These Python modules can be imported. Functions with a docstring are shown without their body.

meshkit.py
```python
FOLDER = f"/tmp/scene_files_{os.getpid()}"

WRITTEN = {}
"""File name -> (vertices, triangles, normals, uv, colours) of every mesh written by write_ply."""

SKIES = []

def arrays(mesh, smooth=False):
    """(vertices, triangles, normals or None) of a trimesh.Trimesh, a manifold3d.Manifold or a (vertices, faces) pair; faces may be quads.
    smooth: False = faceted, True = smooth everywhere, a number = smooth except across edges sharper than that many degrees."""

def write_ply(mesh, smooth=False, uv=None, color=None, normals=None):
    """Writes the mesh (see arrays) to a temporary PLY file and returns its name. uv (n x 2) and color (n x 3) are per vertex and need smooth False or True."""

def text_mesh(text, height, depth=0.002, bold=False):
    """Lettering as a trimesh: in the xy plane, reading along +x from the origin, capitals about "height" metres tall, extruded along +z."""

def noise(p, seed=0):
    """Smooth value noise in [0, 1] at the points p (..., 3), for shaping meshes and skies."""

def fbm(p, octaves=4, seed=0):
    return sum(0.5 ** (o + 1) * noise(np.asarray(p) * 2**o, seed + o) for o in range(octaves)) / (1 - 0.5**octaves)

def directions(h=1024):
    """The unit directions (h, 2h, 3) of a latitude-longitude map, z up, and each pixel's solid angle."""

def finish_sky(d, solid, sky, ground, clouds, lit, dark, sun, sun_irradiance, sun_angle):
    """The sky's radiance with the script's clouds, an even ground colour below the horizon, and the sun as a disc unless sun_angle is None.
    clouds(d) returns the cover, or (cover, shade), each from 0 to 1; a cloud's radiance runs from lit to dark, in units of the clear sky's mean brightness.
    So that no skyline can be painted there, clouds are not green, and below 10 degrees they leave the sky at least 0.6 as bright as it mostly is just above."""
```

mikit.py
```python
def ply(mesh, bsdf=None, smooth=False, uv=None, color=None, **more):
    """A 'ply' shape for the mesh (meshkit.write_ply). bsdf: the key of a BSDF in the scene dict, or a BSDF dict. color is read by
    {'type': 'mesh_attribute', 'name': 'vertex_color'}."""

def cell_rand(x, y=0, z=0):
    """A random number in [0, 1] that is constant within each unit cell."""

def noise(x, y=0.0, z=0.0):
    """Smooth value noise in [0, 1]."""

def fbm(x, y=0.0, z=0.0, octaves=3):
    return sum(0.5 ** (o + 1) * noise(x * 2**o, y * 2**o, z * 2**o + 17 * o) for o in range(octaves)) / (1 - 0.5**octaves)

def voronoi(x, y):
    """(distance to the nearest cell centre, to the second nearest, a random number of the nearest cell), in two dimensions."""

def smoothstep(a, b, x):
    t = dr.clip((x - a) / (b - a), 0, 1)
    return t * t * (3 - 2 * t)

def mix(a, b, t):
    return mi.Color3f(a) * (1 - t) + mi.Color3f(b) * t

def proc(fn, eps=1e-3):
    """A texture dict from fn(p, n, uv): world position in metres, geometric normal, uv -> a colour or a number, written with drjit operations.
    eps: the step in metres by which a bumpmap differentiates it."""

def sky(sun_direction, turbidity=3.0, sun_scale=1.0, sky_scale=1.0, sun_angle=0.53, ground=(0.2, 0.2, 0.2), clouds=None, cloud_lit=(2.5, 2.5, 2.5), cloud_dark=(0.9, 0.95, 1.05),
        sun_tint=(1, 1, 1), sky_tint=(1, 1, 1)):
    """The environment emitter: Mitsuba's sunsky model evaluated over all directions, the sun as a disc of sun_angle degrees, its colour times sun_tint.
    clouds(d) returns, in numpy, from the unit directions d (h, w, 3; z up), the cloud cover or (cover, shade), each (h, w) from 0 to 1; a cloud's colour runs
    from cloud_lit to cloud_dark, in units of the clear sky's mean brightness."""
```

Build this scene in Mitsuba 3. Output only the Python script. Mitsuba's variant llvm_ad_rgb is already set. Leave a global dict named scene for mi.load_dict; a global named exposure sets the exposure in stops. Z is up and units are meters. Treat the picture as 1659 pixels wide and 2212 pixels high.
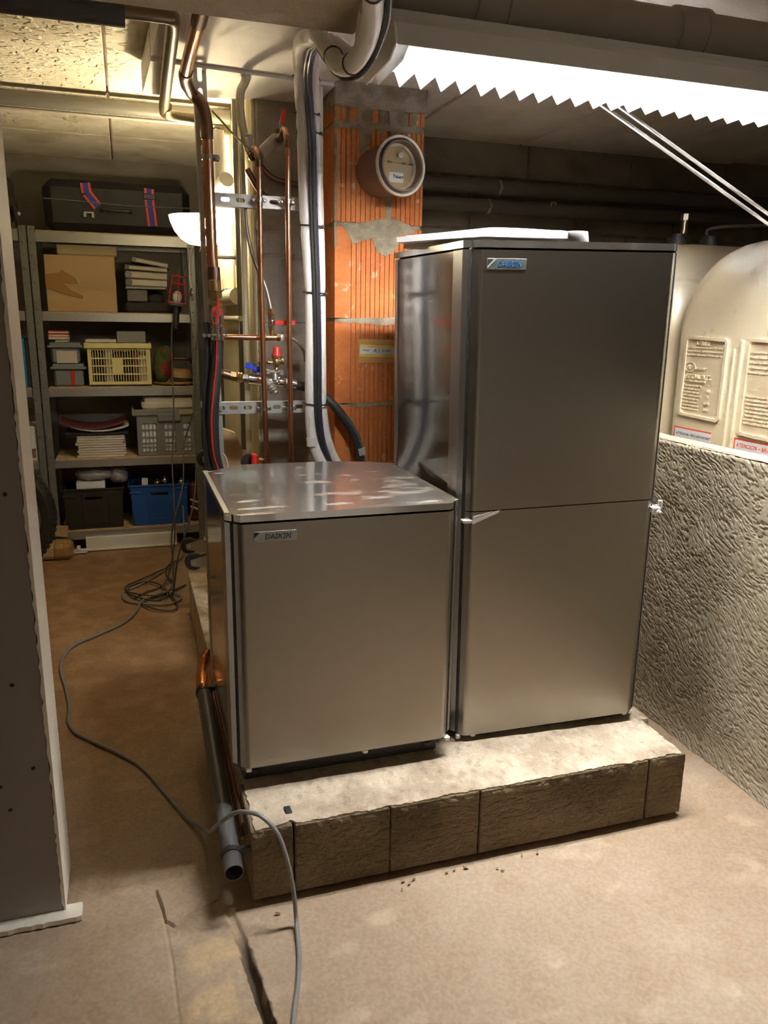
import math, random
import numpy as np, trimesh, drjit as dr, mitsuba as mi
import manifold3d as m3
import shapely.geometry as sg
from shapely import affinity
from shapely.ops import unary_union
import mikit, meshkit
from mikit import proc, noise, fbm, voronoi, smoothstep, mix, cell_rand
random.seed(7); RNG = np.random.RandomState(7)
T = mi.ScalarTransform4f
scene, labels, used = {}, {}, set()

# ---------------------------------------------------------------- camera, exposure, lights
EYE = np.array([-0.8228, -1.8434, 1.3777])
FWD = np.array([0.3022, 0.9226, -0.2399]); UP = np.array([0.0594, 0.2333, 0.9706])
scene['camera'] = {'type': 'perspective', 'fov': 2 * math.degrees(math.atan(829.5 / 1684.1)), 'fov_axis': 'x',
                   'to_world': T().look_at(origin=EYE.tolist(), target=(EYE + FWD).tolist(), up=UP.tolist()), 'near_clip': 0.01, 'far_clip': 50.0}
exposure = 0.28
TUBE = [360, 345, 318]          # the two fluorescent tubes
BULB = [1080, 860, 510]          # the bulb of the uplighter at the back
BOWL = [21.0, 17.5, 11.0]          # its glowing glass bowl

# ---------------------------------------------------------------- names
def key(name, parent=None):
    base = f'{parent}__{name}' if parent else name
    k, n = base, 0
    while k in used:
        n += 1; k = f'{base}_{n:03d}'
    used.add(k); return k
def thing(name, label, cat, group=None):
    k = key(name); labels[k] = {'label': label, 'category': cat}
    if group: labels[k]['group'] = group
    return k
PLACE = None                     # where the things drawn next stand: a model frame, or None for room coordinates
def placed(m): return m if PLACE is None else xf(man(m), PLACE)
def obj(name, mesh, mat, parent=None, smooth=30, label=None, **kw):
    k = key(name, parent); mesh = placed(mesh)
    scene[k] = mikit.ply(mesh, 'mat_' + mat, smooth=smooth, **kw)
    if label: labels[k] = {'label': label}
    return k
def solo(name, mesh, mat, label, cat, group=None, smooth=30, **kw):
    k = obj(name, mesh, mat, None, smooth, **kw); labels[k] = {'label': label, 'category': cat}
    if group: labels[k]['group'] = group
    return k
def obj_stuff(*a, **k): q = obj(*a, **k); labels[q] = {'kind': 'stuff'}; return q
def struct(name, mesh, mat, smooth=False, **kw):
    k = obj(name, mesh, mat, None, smooth, **kw); labels[k] = {'kind': 'structure'}; return k

# ---------------------------------------------------------------- mesh helpers
A = lambda *v: np.array(v, float)
def cat(ms): return trimesh.util.concatenate([m for m in ms if m is not None])
def man(m):
    if isinstance(m, m3.Manifold):
        q = m.to_mesh(); return trimesh.Trimesh(q.vert_properties[:, :3], q.tri_verts, process=False)
    return m
def box(x0, x1, y0, y1, z0, z1, b=0.0015):
    c = np.array([(x0 + x1) / 2, (y0 + y1) / 2, (z0 + z1) / 2]); h = np.array([abs(x1 - x0), abs(y1 - y0), abs(z1 - z0)]) / 2
    b = min(b, h.min() * 0.45)
    if b <= 0:
        m = trimesh.creation.box(2 * h); m.apply_translation(c); return m
    P = []
    for s in np.ndindex(2, 2, 2):
        s = np.array(s) * 2 - 1
        for k in range(3):
            d = h - b; d[k] = h[k]; P.append(s * d)
    m = trimesh.convex.convex_hull(np.array(P)); m.apply_translation(c); return m
def rotm(m, ang, axis, at):
    m = m.copy(); m.apply_transform(trimesh.transformations.rotation_matrix(math.radians(ang), axis, at)); return m
def frame(d):
    d = np.asarray(d, float); d = d / np.linalg.norm(d)
    a = np.cross(d, [0, 0, 1.0] if abs(d[2]) < 0.9 else [1.0, 0, 0]); a /= np.linalg.norm(a)
    return a, np.cross(d, a), d
def crom(P, n=8):
    P = np.asarray(P, float); Q = np.vstack([2 * P[0] - P[1], P, 2 * P[-1] - P[-2]]); out = []
    for i in range(1, len(Q) - 2):
        for t in np.arange(n) / n:
            a, b, c, d = Q[i - 1:i + 3]
            out.append(0.5 * (2 * b + (c - a) * t + (2 * a - 5 * b + 4 * c - d) * t * t + (3 * b - a - 3 * c + d) * t ** 3))
    out.append(Q[-2]); return np.array(out)
def tube(P, r, sides=12, smooth=8, caps=True):
    p = crom(P, smooth) if smooth and len(P) > 2 else np.asarray(P, float)
    n = len(p); r = np.array([r(q) for q in p]) if callable(r) else np.broadcast_to(np.interp(np.linspace(0, 1, n), np.linspace(0, 1, len(np.atleast_1d(r))), np.atleast_1d(r)), (n,))
    t = np.gradient(p, axis=0); t /= np.linalg.norm(t, axis=1, keepdims=True) + 1e-12
    a, _, _ = frame(t[0]); V = []
    ang = np.arange(sides) * 2 * np.pi / sides
    for i in range(n):
        a = a - t[i] * (a @ t[i]); a /= np.linalg.norm(a); b = np.cross(t[i], a)
        V.append(p[i] + r[i] * (np.cos(ang)[:, None] * a + np.sin(ang)[:, None] * b))
    V = np.vstack(V); F = []
    for i in range(n - 1):
        for j in range(sides):
            k = (j + 1) % sides; q = [i * sides + j, i * sides + k, (i + 1) * sides + k, (i + 1) * sides + j]
            F += [[q[0], q[1], q[2]], [q[0], q[2], q[3]]]
    if caps:
        V = np.vstack([V, p[0], p[-1]]); c0, c1, o = len(V) - 2, len(V) - 1, (n - 1) * sides
        for j in range(sides):
            k = (j + 1) % sides; F += [[c0, k, j], [c1, o + j, o + k]]
    return trimesh.Trimesh(V, F, process=False)
def cyl(p0, p1, r, sides=20): return tube([p0, p1], r, sides, 0)
def lathe(prof, at, axis=(0, 0, 1), sides=28):
    """prof: (radius, height along the axis from the point at)"""
    a, b, d = frame(axis); at = np.asarray(at, float); ang = np.arange(sides) * 2 * np.pi / sides
    V = np.vstack([at + d * h + r * (np.cos(ang)[:, None] * a + np.sin(ang)[:, None] * b) for r, h in prof]); F = []
    for i in range(len(prof) - 1):
        for j in range(sides):
            k = (j + 1) % sides; q = [i * sides + j, i * sides + k, (i + 1) * sides + k, (i + 1) * sides + j]
            F += [[q[0], q[1], q[2]], [q[0], q[2], q[3]]]
    m = trimesh.Trimesh(V, F, process=False); m.merge_vertices(); m.update_faces(m.nondegenerate_faces()); return m
def hexnut(p0, p1, r): return tube([p0, p1], r, 6, 0)
def ext(poly, depth, o, ux, uy):
    """a shapely polygon as a plate: its x along ux, its y along uy, thickness along ux x uy from the origin o"""
    ux, uy = np.asarray(ux, float), np.asarray(uy, float); uz = np.cross(ux, uy)
    ms = [trimesh.creation.extrude_polygon(g, depth, engine='earcut') for g in getattr(poly, 'geoms', [poly]) if g.area > 1e-10]
    m = cat(ms); M = np.eye(4); M[:3, 0], M[:3, 1], M[:3, 2], M[:3, 3] = ux, uy, uz, o
    m.apply_transform(M); return m
def text(s, h, o, ux, uy, depth=0.0006, bold=False, slant=0.0):
    m = meshkit.text_mesh(s, h, depth, bold); ux, uy = np.asarray(ux, float), np.asarray(uy, float)
    S = np.eye(4); S[0, 1] = slant; m.apply_transform(S)
    M = np.eye(4); M[:3, 0], M[:3, 1], M[:3, 2], M[:3, 3] = ux, uy, np.cross(ux, uy), o
    m.apply_transform(M); return m
def slot(cx, cy, w, h):
    r = min(w, h) / 2
    return sg.LineString([(cx - (w / 2 - r), cy - (h / 2 - r)), (cx + (w / 2 - r), cy + (h / 2 - r))]).buffer(r, 6) if w != h else sg.Point(cx, cy).buffer(r, 6)
def rrect(x0, x1, y0, y1, r, q=4): return sg.box(x0 + r, y0 + r, x1 - r, y1 - r).buffer(r, q)
def xf(m, M): m = m.copy(); m.apply_transform(M); return m
def lumpy(m, amp, freq, seed=0):
    m = m.copy(); v = np.array(m.vertices); n = np.array(m.vertex_normals)
    m.vertices = v + n * ((meshkit.fbm(v * freq + 3.1, 3, seed) - 0.5) * 2 * amp)[:, None]; return m
def sub(m, e):
    v, f = trimesh.remesh.subdivide_to_size(m.vertices, m.faces, e); q = trimesh.Trimesh(v, f, process=False); q.merge_vertices(); return q
def blob(c, r, level=3, amp=0.0, freq=10, seed=0):
    m = trimesh.creation.icosphere(level); m.apply_scale(np.asarray(r, float) * np.ones(3)); m.apply_translation(c)
    return lumpy(m, amp, freq, seed) if amp else m
X_, Y_, Z_ = A(1, 0, 0), A(0, 1, 0), A(0, 0, 1)

# ---------------------------------------------------------------- materials
def two(d): return {'type': 'twosided', 'bsdf': d}
def col(c): return c if isinstance(c, dict) else {'type': 'rgb', 'value': list(c)}
def mat(name, c, rough=0.6, metal=0.0, bump=None, bscale=1.0, spec=0.5, **kw):
    b = {'type': 'principled', 'base_color': col(c), 'roughness': rough if not callable(rough) else proc(rough), 'metallic': metal, 'specular': spec, **kw}
    if bump is not None: b = {'type': 'bumpmap', 'arbitrary': proc(bump, 1.5e-3), 'scale': bscale, 'bsdf': b}
    scene['mat_' + name] = two(b)
def c3(r, g, b): return mi.Color3f(r, g, b)

def floor_col(p, n, uv):
    a = fbm(p.x * 3, p.y * 3, 1.0, 4); s = fbm(p.x * 14, p.y * 14, 2.0, 4); f = noise(p.x * 160, p.y * 160)
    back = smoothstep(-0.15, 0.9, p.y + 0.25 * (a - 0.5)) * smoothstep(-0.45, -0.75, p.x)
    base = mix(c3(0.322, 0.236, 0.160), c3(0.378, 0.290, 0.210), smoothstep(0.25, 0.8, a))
    base = mix(base, c3(0.31, 0.21, 0.13), 0.45 * smoothstep(0.5, 0.78, s))
    base = mix(base, c3(0.56, 0.45, 0.33), 0.38 * smoothstep(0.58, 0.85, fbm(p.x * 9 + 5, p.y * 14, 7.0, 4)))
    pat = smoothstep(-0.80, -0.76, p.x) * smoothstep(-0.63, -0.68, p.x) * smoothstep(-0.26, -0.34, p.y)
    base = mix(base, c3(0.52, 0.38, 0.22), 0.75 * pat * smoothstep(0.35, 0.6, s))
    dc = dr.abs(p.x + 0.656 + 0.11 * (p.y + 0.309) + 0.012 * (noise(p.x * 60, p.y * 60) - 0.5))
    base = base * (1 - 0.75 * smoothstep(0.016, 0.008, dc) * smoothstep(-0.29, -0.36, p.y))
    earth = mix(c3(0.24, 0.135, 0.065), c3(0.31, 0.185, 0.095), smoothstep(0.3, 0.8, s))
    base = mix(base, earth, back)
    return base * (0.9 + 0.2 * f)
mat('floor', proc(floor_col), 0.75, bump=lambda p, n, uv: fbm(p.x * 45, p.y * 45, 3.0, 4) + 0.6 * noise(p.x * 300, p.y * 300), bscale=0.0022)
def conc(dark, light, k=1.0, spk=0.25):
    def fn(p, n, uv):
        a = fbm(p.x * 4 * k + p.z * 1.3, p.y * 4 * k + p.z * 2.1, p.z * 4 * k, 3); f = noise(p.x * 220, p.y * 220, p.z * 220)
        return mix(c3(*dark), c3(*light), smoothstep(0.3, 0.7, a)) * (1 - spk / 2 + spk * f)
    return proc(fn)
def flat(dark, light, *a): return tuple((x + y) / 2 for x, y in zip(dark, light))
grain = lambda p, n, uv: fbm(p.x * 60, p.y * 60, p.z * 60, 3)
pits = lambda p, n, uv: smoothstep(0.25, 0.6, fbm(p.x * 110, p.y * 110, p.z * 110, 3))
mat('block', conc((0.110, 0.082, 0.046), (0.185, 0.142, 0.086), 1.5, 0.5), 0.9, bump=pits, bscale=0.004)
def screed_col(p, n, uv):
    a = fbm(p.x * 9, p.y * 9, 1.0, 3); s = fbm(p.x * 55, p.y * 40, p.z * 30, 3); f = noise(p.x * 220, p.y * 220, p.z * 220)
    b = mix(c3(0.34, 0.27, 0.195), c3(0.50, 0.42, 0.32), smoothstep(0.3, 0.7, a))
    b = mix(b, c3(0.17, 0.135, 0.10), 0.38 * smoothstep(0.58, 0.76, s)); b = mix(b, c3(0.62, 0.55, 0.45), 0.25 * smoothstep(0.42, 0.28, s))
    return b * (0.86 + 0.28 * f)
mat('screed', proc(screed_col), 0.85, bump=grain, bscale=0.007)
mat('render', conc((0.30, 0.262, 0.190), (0.37, 0.327, 0.245), 1.2, 0.12), 0.9)
mat('wall', conc((0.20, 0.18, 0.155), (0.30, 0.275, 0.235), 1.0, 0.25), 0.9, bump=grain, bscale=0.006)
mat('ceil', conc((0.72, 0.68, 0.62), (0.84, 0.80, 0.74), 1.2, 0.15), 0.9, bump=grain, bscale=0.004)
mat('beam', conc((0.34, 0.29, 0.22), (0.46, 0.40, 0.31), 1.6, 0.2), 0.85, bump=grain, bscale=0.004)
def boards(p, n, uv):
    k = p.y * 9.0; a = fbm(p.y * 40, p.z * 2.0, 1.0, 3); r = cell_rand(dr.floor(k))
    return mix(c3(0.42, 0.37, 0.25), c3(0.58, 0.52, 0.37), 0.5 * a + 0.5 * r) * (1 - 0.35 * smoothstep(0.06, 0.0, dr.abs(k - dr.round(k))))
mat('formed', proc(boards), 0.85, bump=lambda p, n, uv: fbm(p.y * 90, p.z * 6.0, p.x * 20, 3), bscale=0.004)
def tile_col(p, n, uv):
    a = fbm(p.x * 5, p.y * 5, 2.0, 4); return mix(c3(0.60, 0.545, 0.43), c3(0.76, 0.71, 0.59), smoothstep(0.35, 0.65, a))
mat('ceiltile', proc(tile_col), 0.55, bump=lambda p, n, uv: smoothstep(0.5, 0.72, fbm(p.x * 42, p.y * 42, 1.0, 2)), bscale=0.006)
mat('board', conc((0.72, 0.70, 0.70), (0.80, 0.78, 0.77), 1.0, 0.04), 0.6, bump=lambda p, n, uv: fbm(p.x * 25, p.y * 60, p.z * 60, 3), bscale=0.002)
mat('panel', flat((0.27, 0.255, 0.235), (0.31, 0.295, 0.27), 1.0, 0.05), 0.6)
mat('trim', flat((0.80, 0.77, 0.70), (0.86, 0.84, 0.77), 2.0, 0.08), 0.6)
def brick_col(p, n, uv):
    a = fbm(p.x * 9, p.z * 9, p.y * 9, 4); f = noise(p.x * 90, p.y * 90, p.z * 90); r = fbm(p.x * 3 + 4, p.y * 3, p.z * 2.2, 2)
    b = mix(c3(0.43, 0.115, 0.028), c3(0.57, 0.18, 0.048), smoothstep(0.3, 0.7, 0.5 * a + 0.5 * r))
    b = mix(b, c3(0.68, 0.42, 0.25), 0.7 * smoothstep(0.74, 0.80, fbm(p.x * 38, p.y * 38, p.z * 26, 3)))
    return b * (0.92 + 0.16 * f)
mat('brick', proc(brick_col), 0.8, bump=grain, bscale=0.0015)
mat('mortar', conc((0.20, 0.165, 0.115), (0.31, 0.265, 0.20), 6.0, 0.3), 0.9, bump=grain, bscale=0.006)
def steel_r(p, n, uv): return 0.17 + 0.06 * fbm(p.x * 9, p.y * 9, p.z * 9, 3)
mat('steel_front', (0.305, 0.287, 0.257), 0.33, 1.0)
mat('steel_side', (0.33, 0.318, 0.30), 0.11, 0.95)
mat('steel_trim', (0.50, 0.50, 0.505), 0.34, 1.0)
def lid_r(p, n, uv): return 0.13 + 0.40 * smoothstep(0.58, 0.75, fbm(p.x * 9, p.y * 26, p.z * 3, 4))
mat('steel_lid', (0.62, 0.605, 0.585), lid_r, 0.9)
mat('black_gap', (0.012, 0.012, 0.012), 0.7)
mat('black_plastic', (0.022, 0.022, 0.024), 0.42)
mat('black_rubber', (0.020, 0.020, 0.021), 0.5, bump=lambda p, n, uv: dr.sin(p.z * 1400.0) , bscale=0.00015)
mat('dark_cord', (0.055, 0.050, 0.042), 0.55)
mat('grey_cord', (0.20, 0.20, 0.20), 0.5)
mat('grey_pvc', (0.085, 0.088, 0.092), 0.42)
mat('pipe_grey', (0.36, 0.335, 0.30), 0.4)
mat('waste_grey', (0.13, 0.125, 0.11), 0.45)
mat('pipe_dark', (0.125, 0.118, 0.11), 0.6)
mat('foam', (0.90, 0.90, 0.90), 0.45, bump=lambda p, n, uv: dr.sin(p.z * 1900.0), bscale=0.0002)
mat('white_plastic', (0.80, 0.80, 0.78), 0.4)
mat('white_paint', (0.78, 0.78, 0.77), 0.45)
mat('fitting_paint', (0.78, 0.85, 0.92), 0.45)
mat('grey_paint', (0.47, 0.485, 0.50), 0.5)
mat('navy', (.02, .03, .09), .4)
mat('limewash', flat((.70, .69, .67), (.80, .79, .77), 1.0, .05), 0.9)
mat('louvre', (0.80, 0.79, 0.74), 0.5)
mat('paper', (0.82, 0.82, 0.84), 0.6)
mat('paper_tan', (0.60, 0.55, 0.47), 0.7)
def copper_col(p, n, uv):
    a = fbm(p.x * 20, p.y * 20, p.z * 6, 4); return mix(c3(0.72, 0.34, 0.19), c3(0.45, 0.22, 0.14), smoothstep(0.45, 0.75, a))
mat('copper', proc(copper_col), 0.3, 1.0)
mat('copper_dark', (0.22, 0.135, 0.10), 0.42, 1.0)
mat('bronze_wrap', flat((0.12, 0.095, 0.045), (0.20, 0.155, 0.075), 3.0, 0.1), 0.38, 0.35)
mat('foil', (0.85, 0.36, 0.16), 0.16, 1.0)
mat('brass', (0.72, 0.52, 0.24), 0.28, 1.0)
mat('chrome', (0.74, 0.72, 0.70), 0.18, 1.0)
mat('galv', flat((0.50, 0.52, 0.53), (0.62, 0.64, 0.65), 8.0, 0.1), 0.4, 0.7)
mat('zinc', (0.42, 0.42, 0.40), 0.42, 0.8)
mat('shelf_steel', (0.23, 0.24, 0.23), 0.45, 0.6)
mat('chipboard', conc((0.38, 0.26, 0.15), (0.52, 0.38, 0.24), 10.0, 0.4), 0.8)
mat('red', (0.62, 0.03, 0.022), 0.38)
mat('blue', (0.02, 0.07, 0.62), 0.35)
mat('wood', proc(lambda p, n, uv: mix(c3(0.55, 0.37, 0.19), c3(0.68, 0.50, 0.29), fbm(p.x * 60, p.y * 6, p.z * 12, 3))), 0.6)
mat('white_wood', flat((0.66, 0.62, 0.52), (0.76, 0.73, 0.62), 3.0, 0.1), 0.6)
mat('cardboard', flat((0.46, 0.31, 0.16), (0.52, 0.36, 0.20), 3.0, 0.05), 0.75)
mat('tape', (0.36, 0.20, 0.07), 0.25)
mat('clear_tape', (0.50, 0.36, 0.20), 0.12)
mat('kraft_lid', (0.42, 0.35, 0.20), 0.7)
mat('blue_plastic', (0.012, 0.075, 0.30), 0.4)
mat('black_crate', (0.018, 0.016, 0.013), 0.45)
mat('grey_crate', (0.20, 0.20, 0.19), 0.5)
mat('yellow_crate', (0.72, 0.64, 0.27), 0.45)
mat('clear_box', (0.20, 0.23, 0.235), 0.22)
mat('suitcase', (0.009, 0.0095, 0.012), 0.6)
mat('strap_blue', (0.03, 0.05, 0.32), 0.7)
mat('strap_red', (0.75, 0.08, 0.05), 0.7)
mat('cloth', flat((0.56, 0.52, 0.42), (0.70, 0.66, 0.56), 6.0, 0.1), 0.85)
mat('silver_bag', flat((0.30, 0.28, 0.26), (0.46, 0.44, 0.41), 5.0, 0.1), 0.4)
mat('dark_cloth', (0.03, 0.026, 0.024), 0.85)
mat('red_cloth', proc(lambda p, n, uv: mix(mix(c3(0.20, 0.02, 0.02), c3(0.05, 0.10, 0.03), smoothstep(0.52, 0.6, fbm(p.x * 22, p.z * 22, p.y * 9, 2))), c3(0.05, 0.02, 0.06), smoothstep(0.6, 0.66, fbm(p.x * 15 + 7, p.z * 15, p.y * 9, 2)))), 0.85)
mat('tan_leather', (0.36, 0.22, 0.09), 0.55)
mat('maroon', (0.12, 0.035, 0.04), 0.35)
mat('green_cover', (0.04, 0.14, 0.08), 0.6)
mat('photo', proc(lambda p, n, uv: mix(c3(0.10, 0.07, 0.05), c3(0.30, 0.22, 0.16), fbm(p.x * 70, p.z * 70, 1.0, 3))), 0.5)
mat('blue_print', (0.02, 0.22, 0.42), 0.45)
mat('ink', (0.02, 0.02, 0.025), 0.6)
mat('gold', (0.80, 0.55, 0.18), 0.15, 1.0)
mat('silver_ball', (0.80, 0.80, 0.80), 0.08, 1.0)
def tank_col(p, n, uv):
    a = fbm(p.x * 5, p.y * 5, p.z * 5, 3); s = fbm(p.x * 9 + 3, p.y * 30, p.z * 26, 3)
    return mix(mix(c3(0.86, 0.73, 0.49), c3(0.90, 0.79, 0.57), a), c3(0.42, 0.30, 0.22), 0.22 * smoothstep(0.70, 0.78, s))
mat('tank', proc(tank_col), 0.38)
mat('tank_recess_shade', (0.74, 0.61, 0.41), 0.45)  # tank plastic in a darker tan: recess shading put into the colour
mat('sticker_red', (0.72, 0.10, 0.06), 0.5)
mat('badge', (0.40, 0.40, 0.40), 0.35, 0.6)
mat('badge_dark', (0.085, 0.085, 0.085), 0.5)
mat('badge_light', (0.42, 0.55, 0.58), 0.4)
mat('logo_blue', (0.012, 0.16, 0.46), 0.4)
mat('logo_teal', (0.010, 0.075, 0.10), 0.4)
mat('film', (0.86, 0.86, 0.88), 0.22)
mat('flap', flat((0.44, 0.31, 0.13), (0.55, 0.40, 0.18), 9.0, 0.15), 0.5, 0.3)
mat('flue_outer', flat((0.13, 0.085, 0.06), (0.22, 0.15, 0.11), 8.0, 0.15), 0.55, 0.4)
mat('flue_ring', (0.72, 0.70, 0.63), 0.4, 0.25)
mat('yellow_paper', (0.75, 0.60, 0.14), 0.6)
mat('masking', (0.55, 0.31, 0.10), 0.6)
mat('cream_pvc', (0.66, 0.62, 0.47), 0.4)
mat('yellow_wire', (0.34, 0.32, 0.04), 0.5)
mat('stone', flat((0.22, 0.17, 0.12), (0.36, 0.29, 0.21), 30.0, 0.3), 0.9)
mat('rod', (0.80, 0.78, 0.82), 0.12, 0.85)
scene['mat_emit_white'] = two({'type': 'diffuse', 'reflectance': col((0.8, 0.8, 0.8))})

# the pillar, pipes and walls at the back are drawn in a frame of their own, in units of 1.15 m, and stand with the pillar's
# front left foot (drawn at -.17, .70, .356) on the plinth at (-.072, 1.0815, .2027)
BACK = np.diag([1.15, 1.15, 1.15, 1.0]); BACK[:3, 3] = np.array([-.072, 1.0815, .2027]) - 1.15 * np.array([-.17, .70, .356])

# ---------------------------------------------------------------- the room
def grid(xs, ys, fn):
    XX, YY = np.meshgrid(xs, ys, indexing='ij'); ZZ = fn(XX, YY); n, m = XX.shape
    V = np.stack([XX, YY, ZZ], -1).reshape(-1, 3); i, j = np.meshgrid(np.arange(n - 1), np.arange(m - 1), indexing='ij'); q = (i * m + j).ravel()
    return trimesh.Trimesh(V, np.vstack([np.stack([q, q + m, q + m + 1], 1), np.stack([q, q + m + 1, q + 1], 1)]), process=False)
def dist_poly(X, Y, P):
    P = np.asarray(P)[:, :2]; d = np.full(X.shape, 9.0)
    for a, b in zip(P[:-1], P[1:]):
        t = np.clip(((X - a[0]) * (b[0] - a[0]) + (Y - a[1]) * (b[1] - a[1])) / ((b - a) @ (b - a)), 0, 1)
        d = np.minimum(d, np.hypot(X - a[0] - t * (b[0] - a[0]), Y - a[1] - t * (b[1] - a[1])))
    return d
CRACK = [[-.668, -.235], [-.656, -.309], [-.652, -.345], [-.650, -.395], [-.642, -.443], [-.638, -.493], [-.632, -.542], [-.624, -.600], [-.61, -.75]]
CRACK2 = [[-.832, -.115], [-.819, -.188], [-.816, -.223], [-.797, -.244]]
CRACK3 = [[-.797, -.244], [-.748, -.213], [-.691, -.191]]
CUT = [[-.816, -.223], [-.807, -.353], [-.801, -.515], [-.79, -.8]]
def floor_z(X, Y):
    P = np.stack([X, Y, X * 0], -1); z = 0.004 * (meshkit.fbm(P * 3.0, 3) - 0.5) + 0.0022 * (meshkit.fbm(P * 28.0, 3, 5) - 0.5)
    w = 0.006 * (meshkit.fbm(P * 30.0, 3, 9) - 0.5)
    near = lambda pts, r0, r1, dep, g=1.0: -dep * np.clip((r1 - np.abs(dist_poly(X, Y, pts) + w * g)) / (r1 - r0), 0, 1)
    grow = np.clip((-.30 - Y) / .25, 0.15, 1)
    z = z + near(CRACK, .006, .012, .05) * grow + near(CRACK2, .0012, .0035, .012, .3) + near(CRACK3, .001, .003, .004, .5) + near(CUT, .001, .004, .0025, .5)
    z = z + 0.005 * np.clip((-.655 - X) / .02, 0, 1) * np.clip((X + .80) / .03, 0, 1) * np.clip((-.28 - Y) / .05, 0, 1) * (meshkit.fbm(P * 16, 3, 3))
    bump = dist_poly(X, Y, [[-1.01, .06], [-.985, -.02], [-1.0, -.1], [-1.02, -.15]])
    return z + 0.008 * np.clip((.02 - bump) / .015, 0, 1) * (X > -1.03)
fx = np.concatenate([np.linspace(-3.2, -1.45, 10), np.arange(-1.42, -.95, .01), np.arange(-.95, -.56, .0028), np.arange(-.56, 1.0, .008), np.linspace(1.02, 3.2, 10)])
fy = np.concatenate([np.linspace(-3.4, -1.1, 14), np.arange(-1.08, -.66, .012), np.arange(-.66, -.08, .0035), np.arange(-.08, .9, .01), np.linspace(.92, 3.6, 60)])
struct('floor', grid(fx, fy, floor_z), 'floor', smooth=True)

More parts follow.
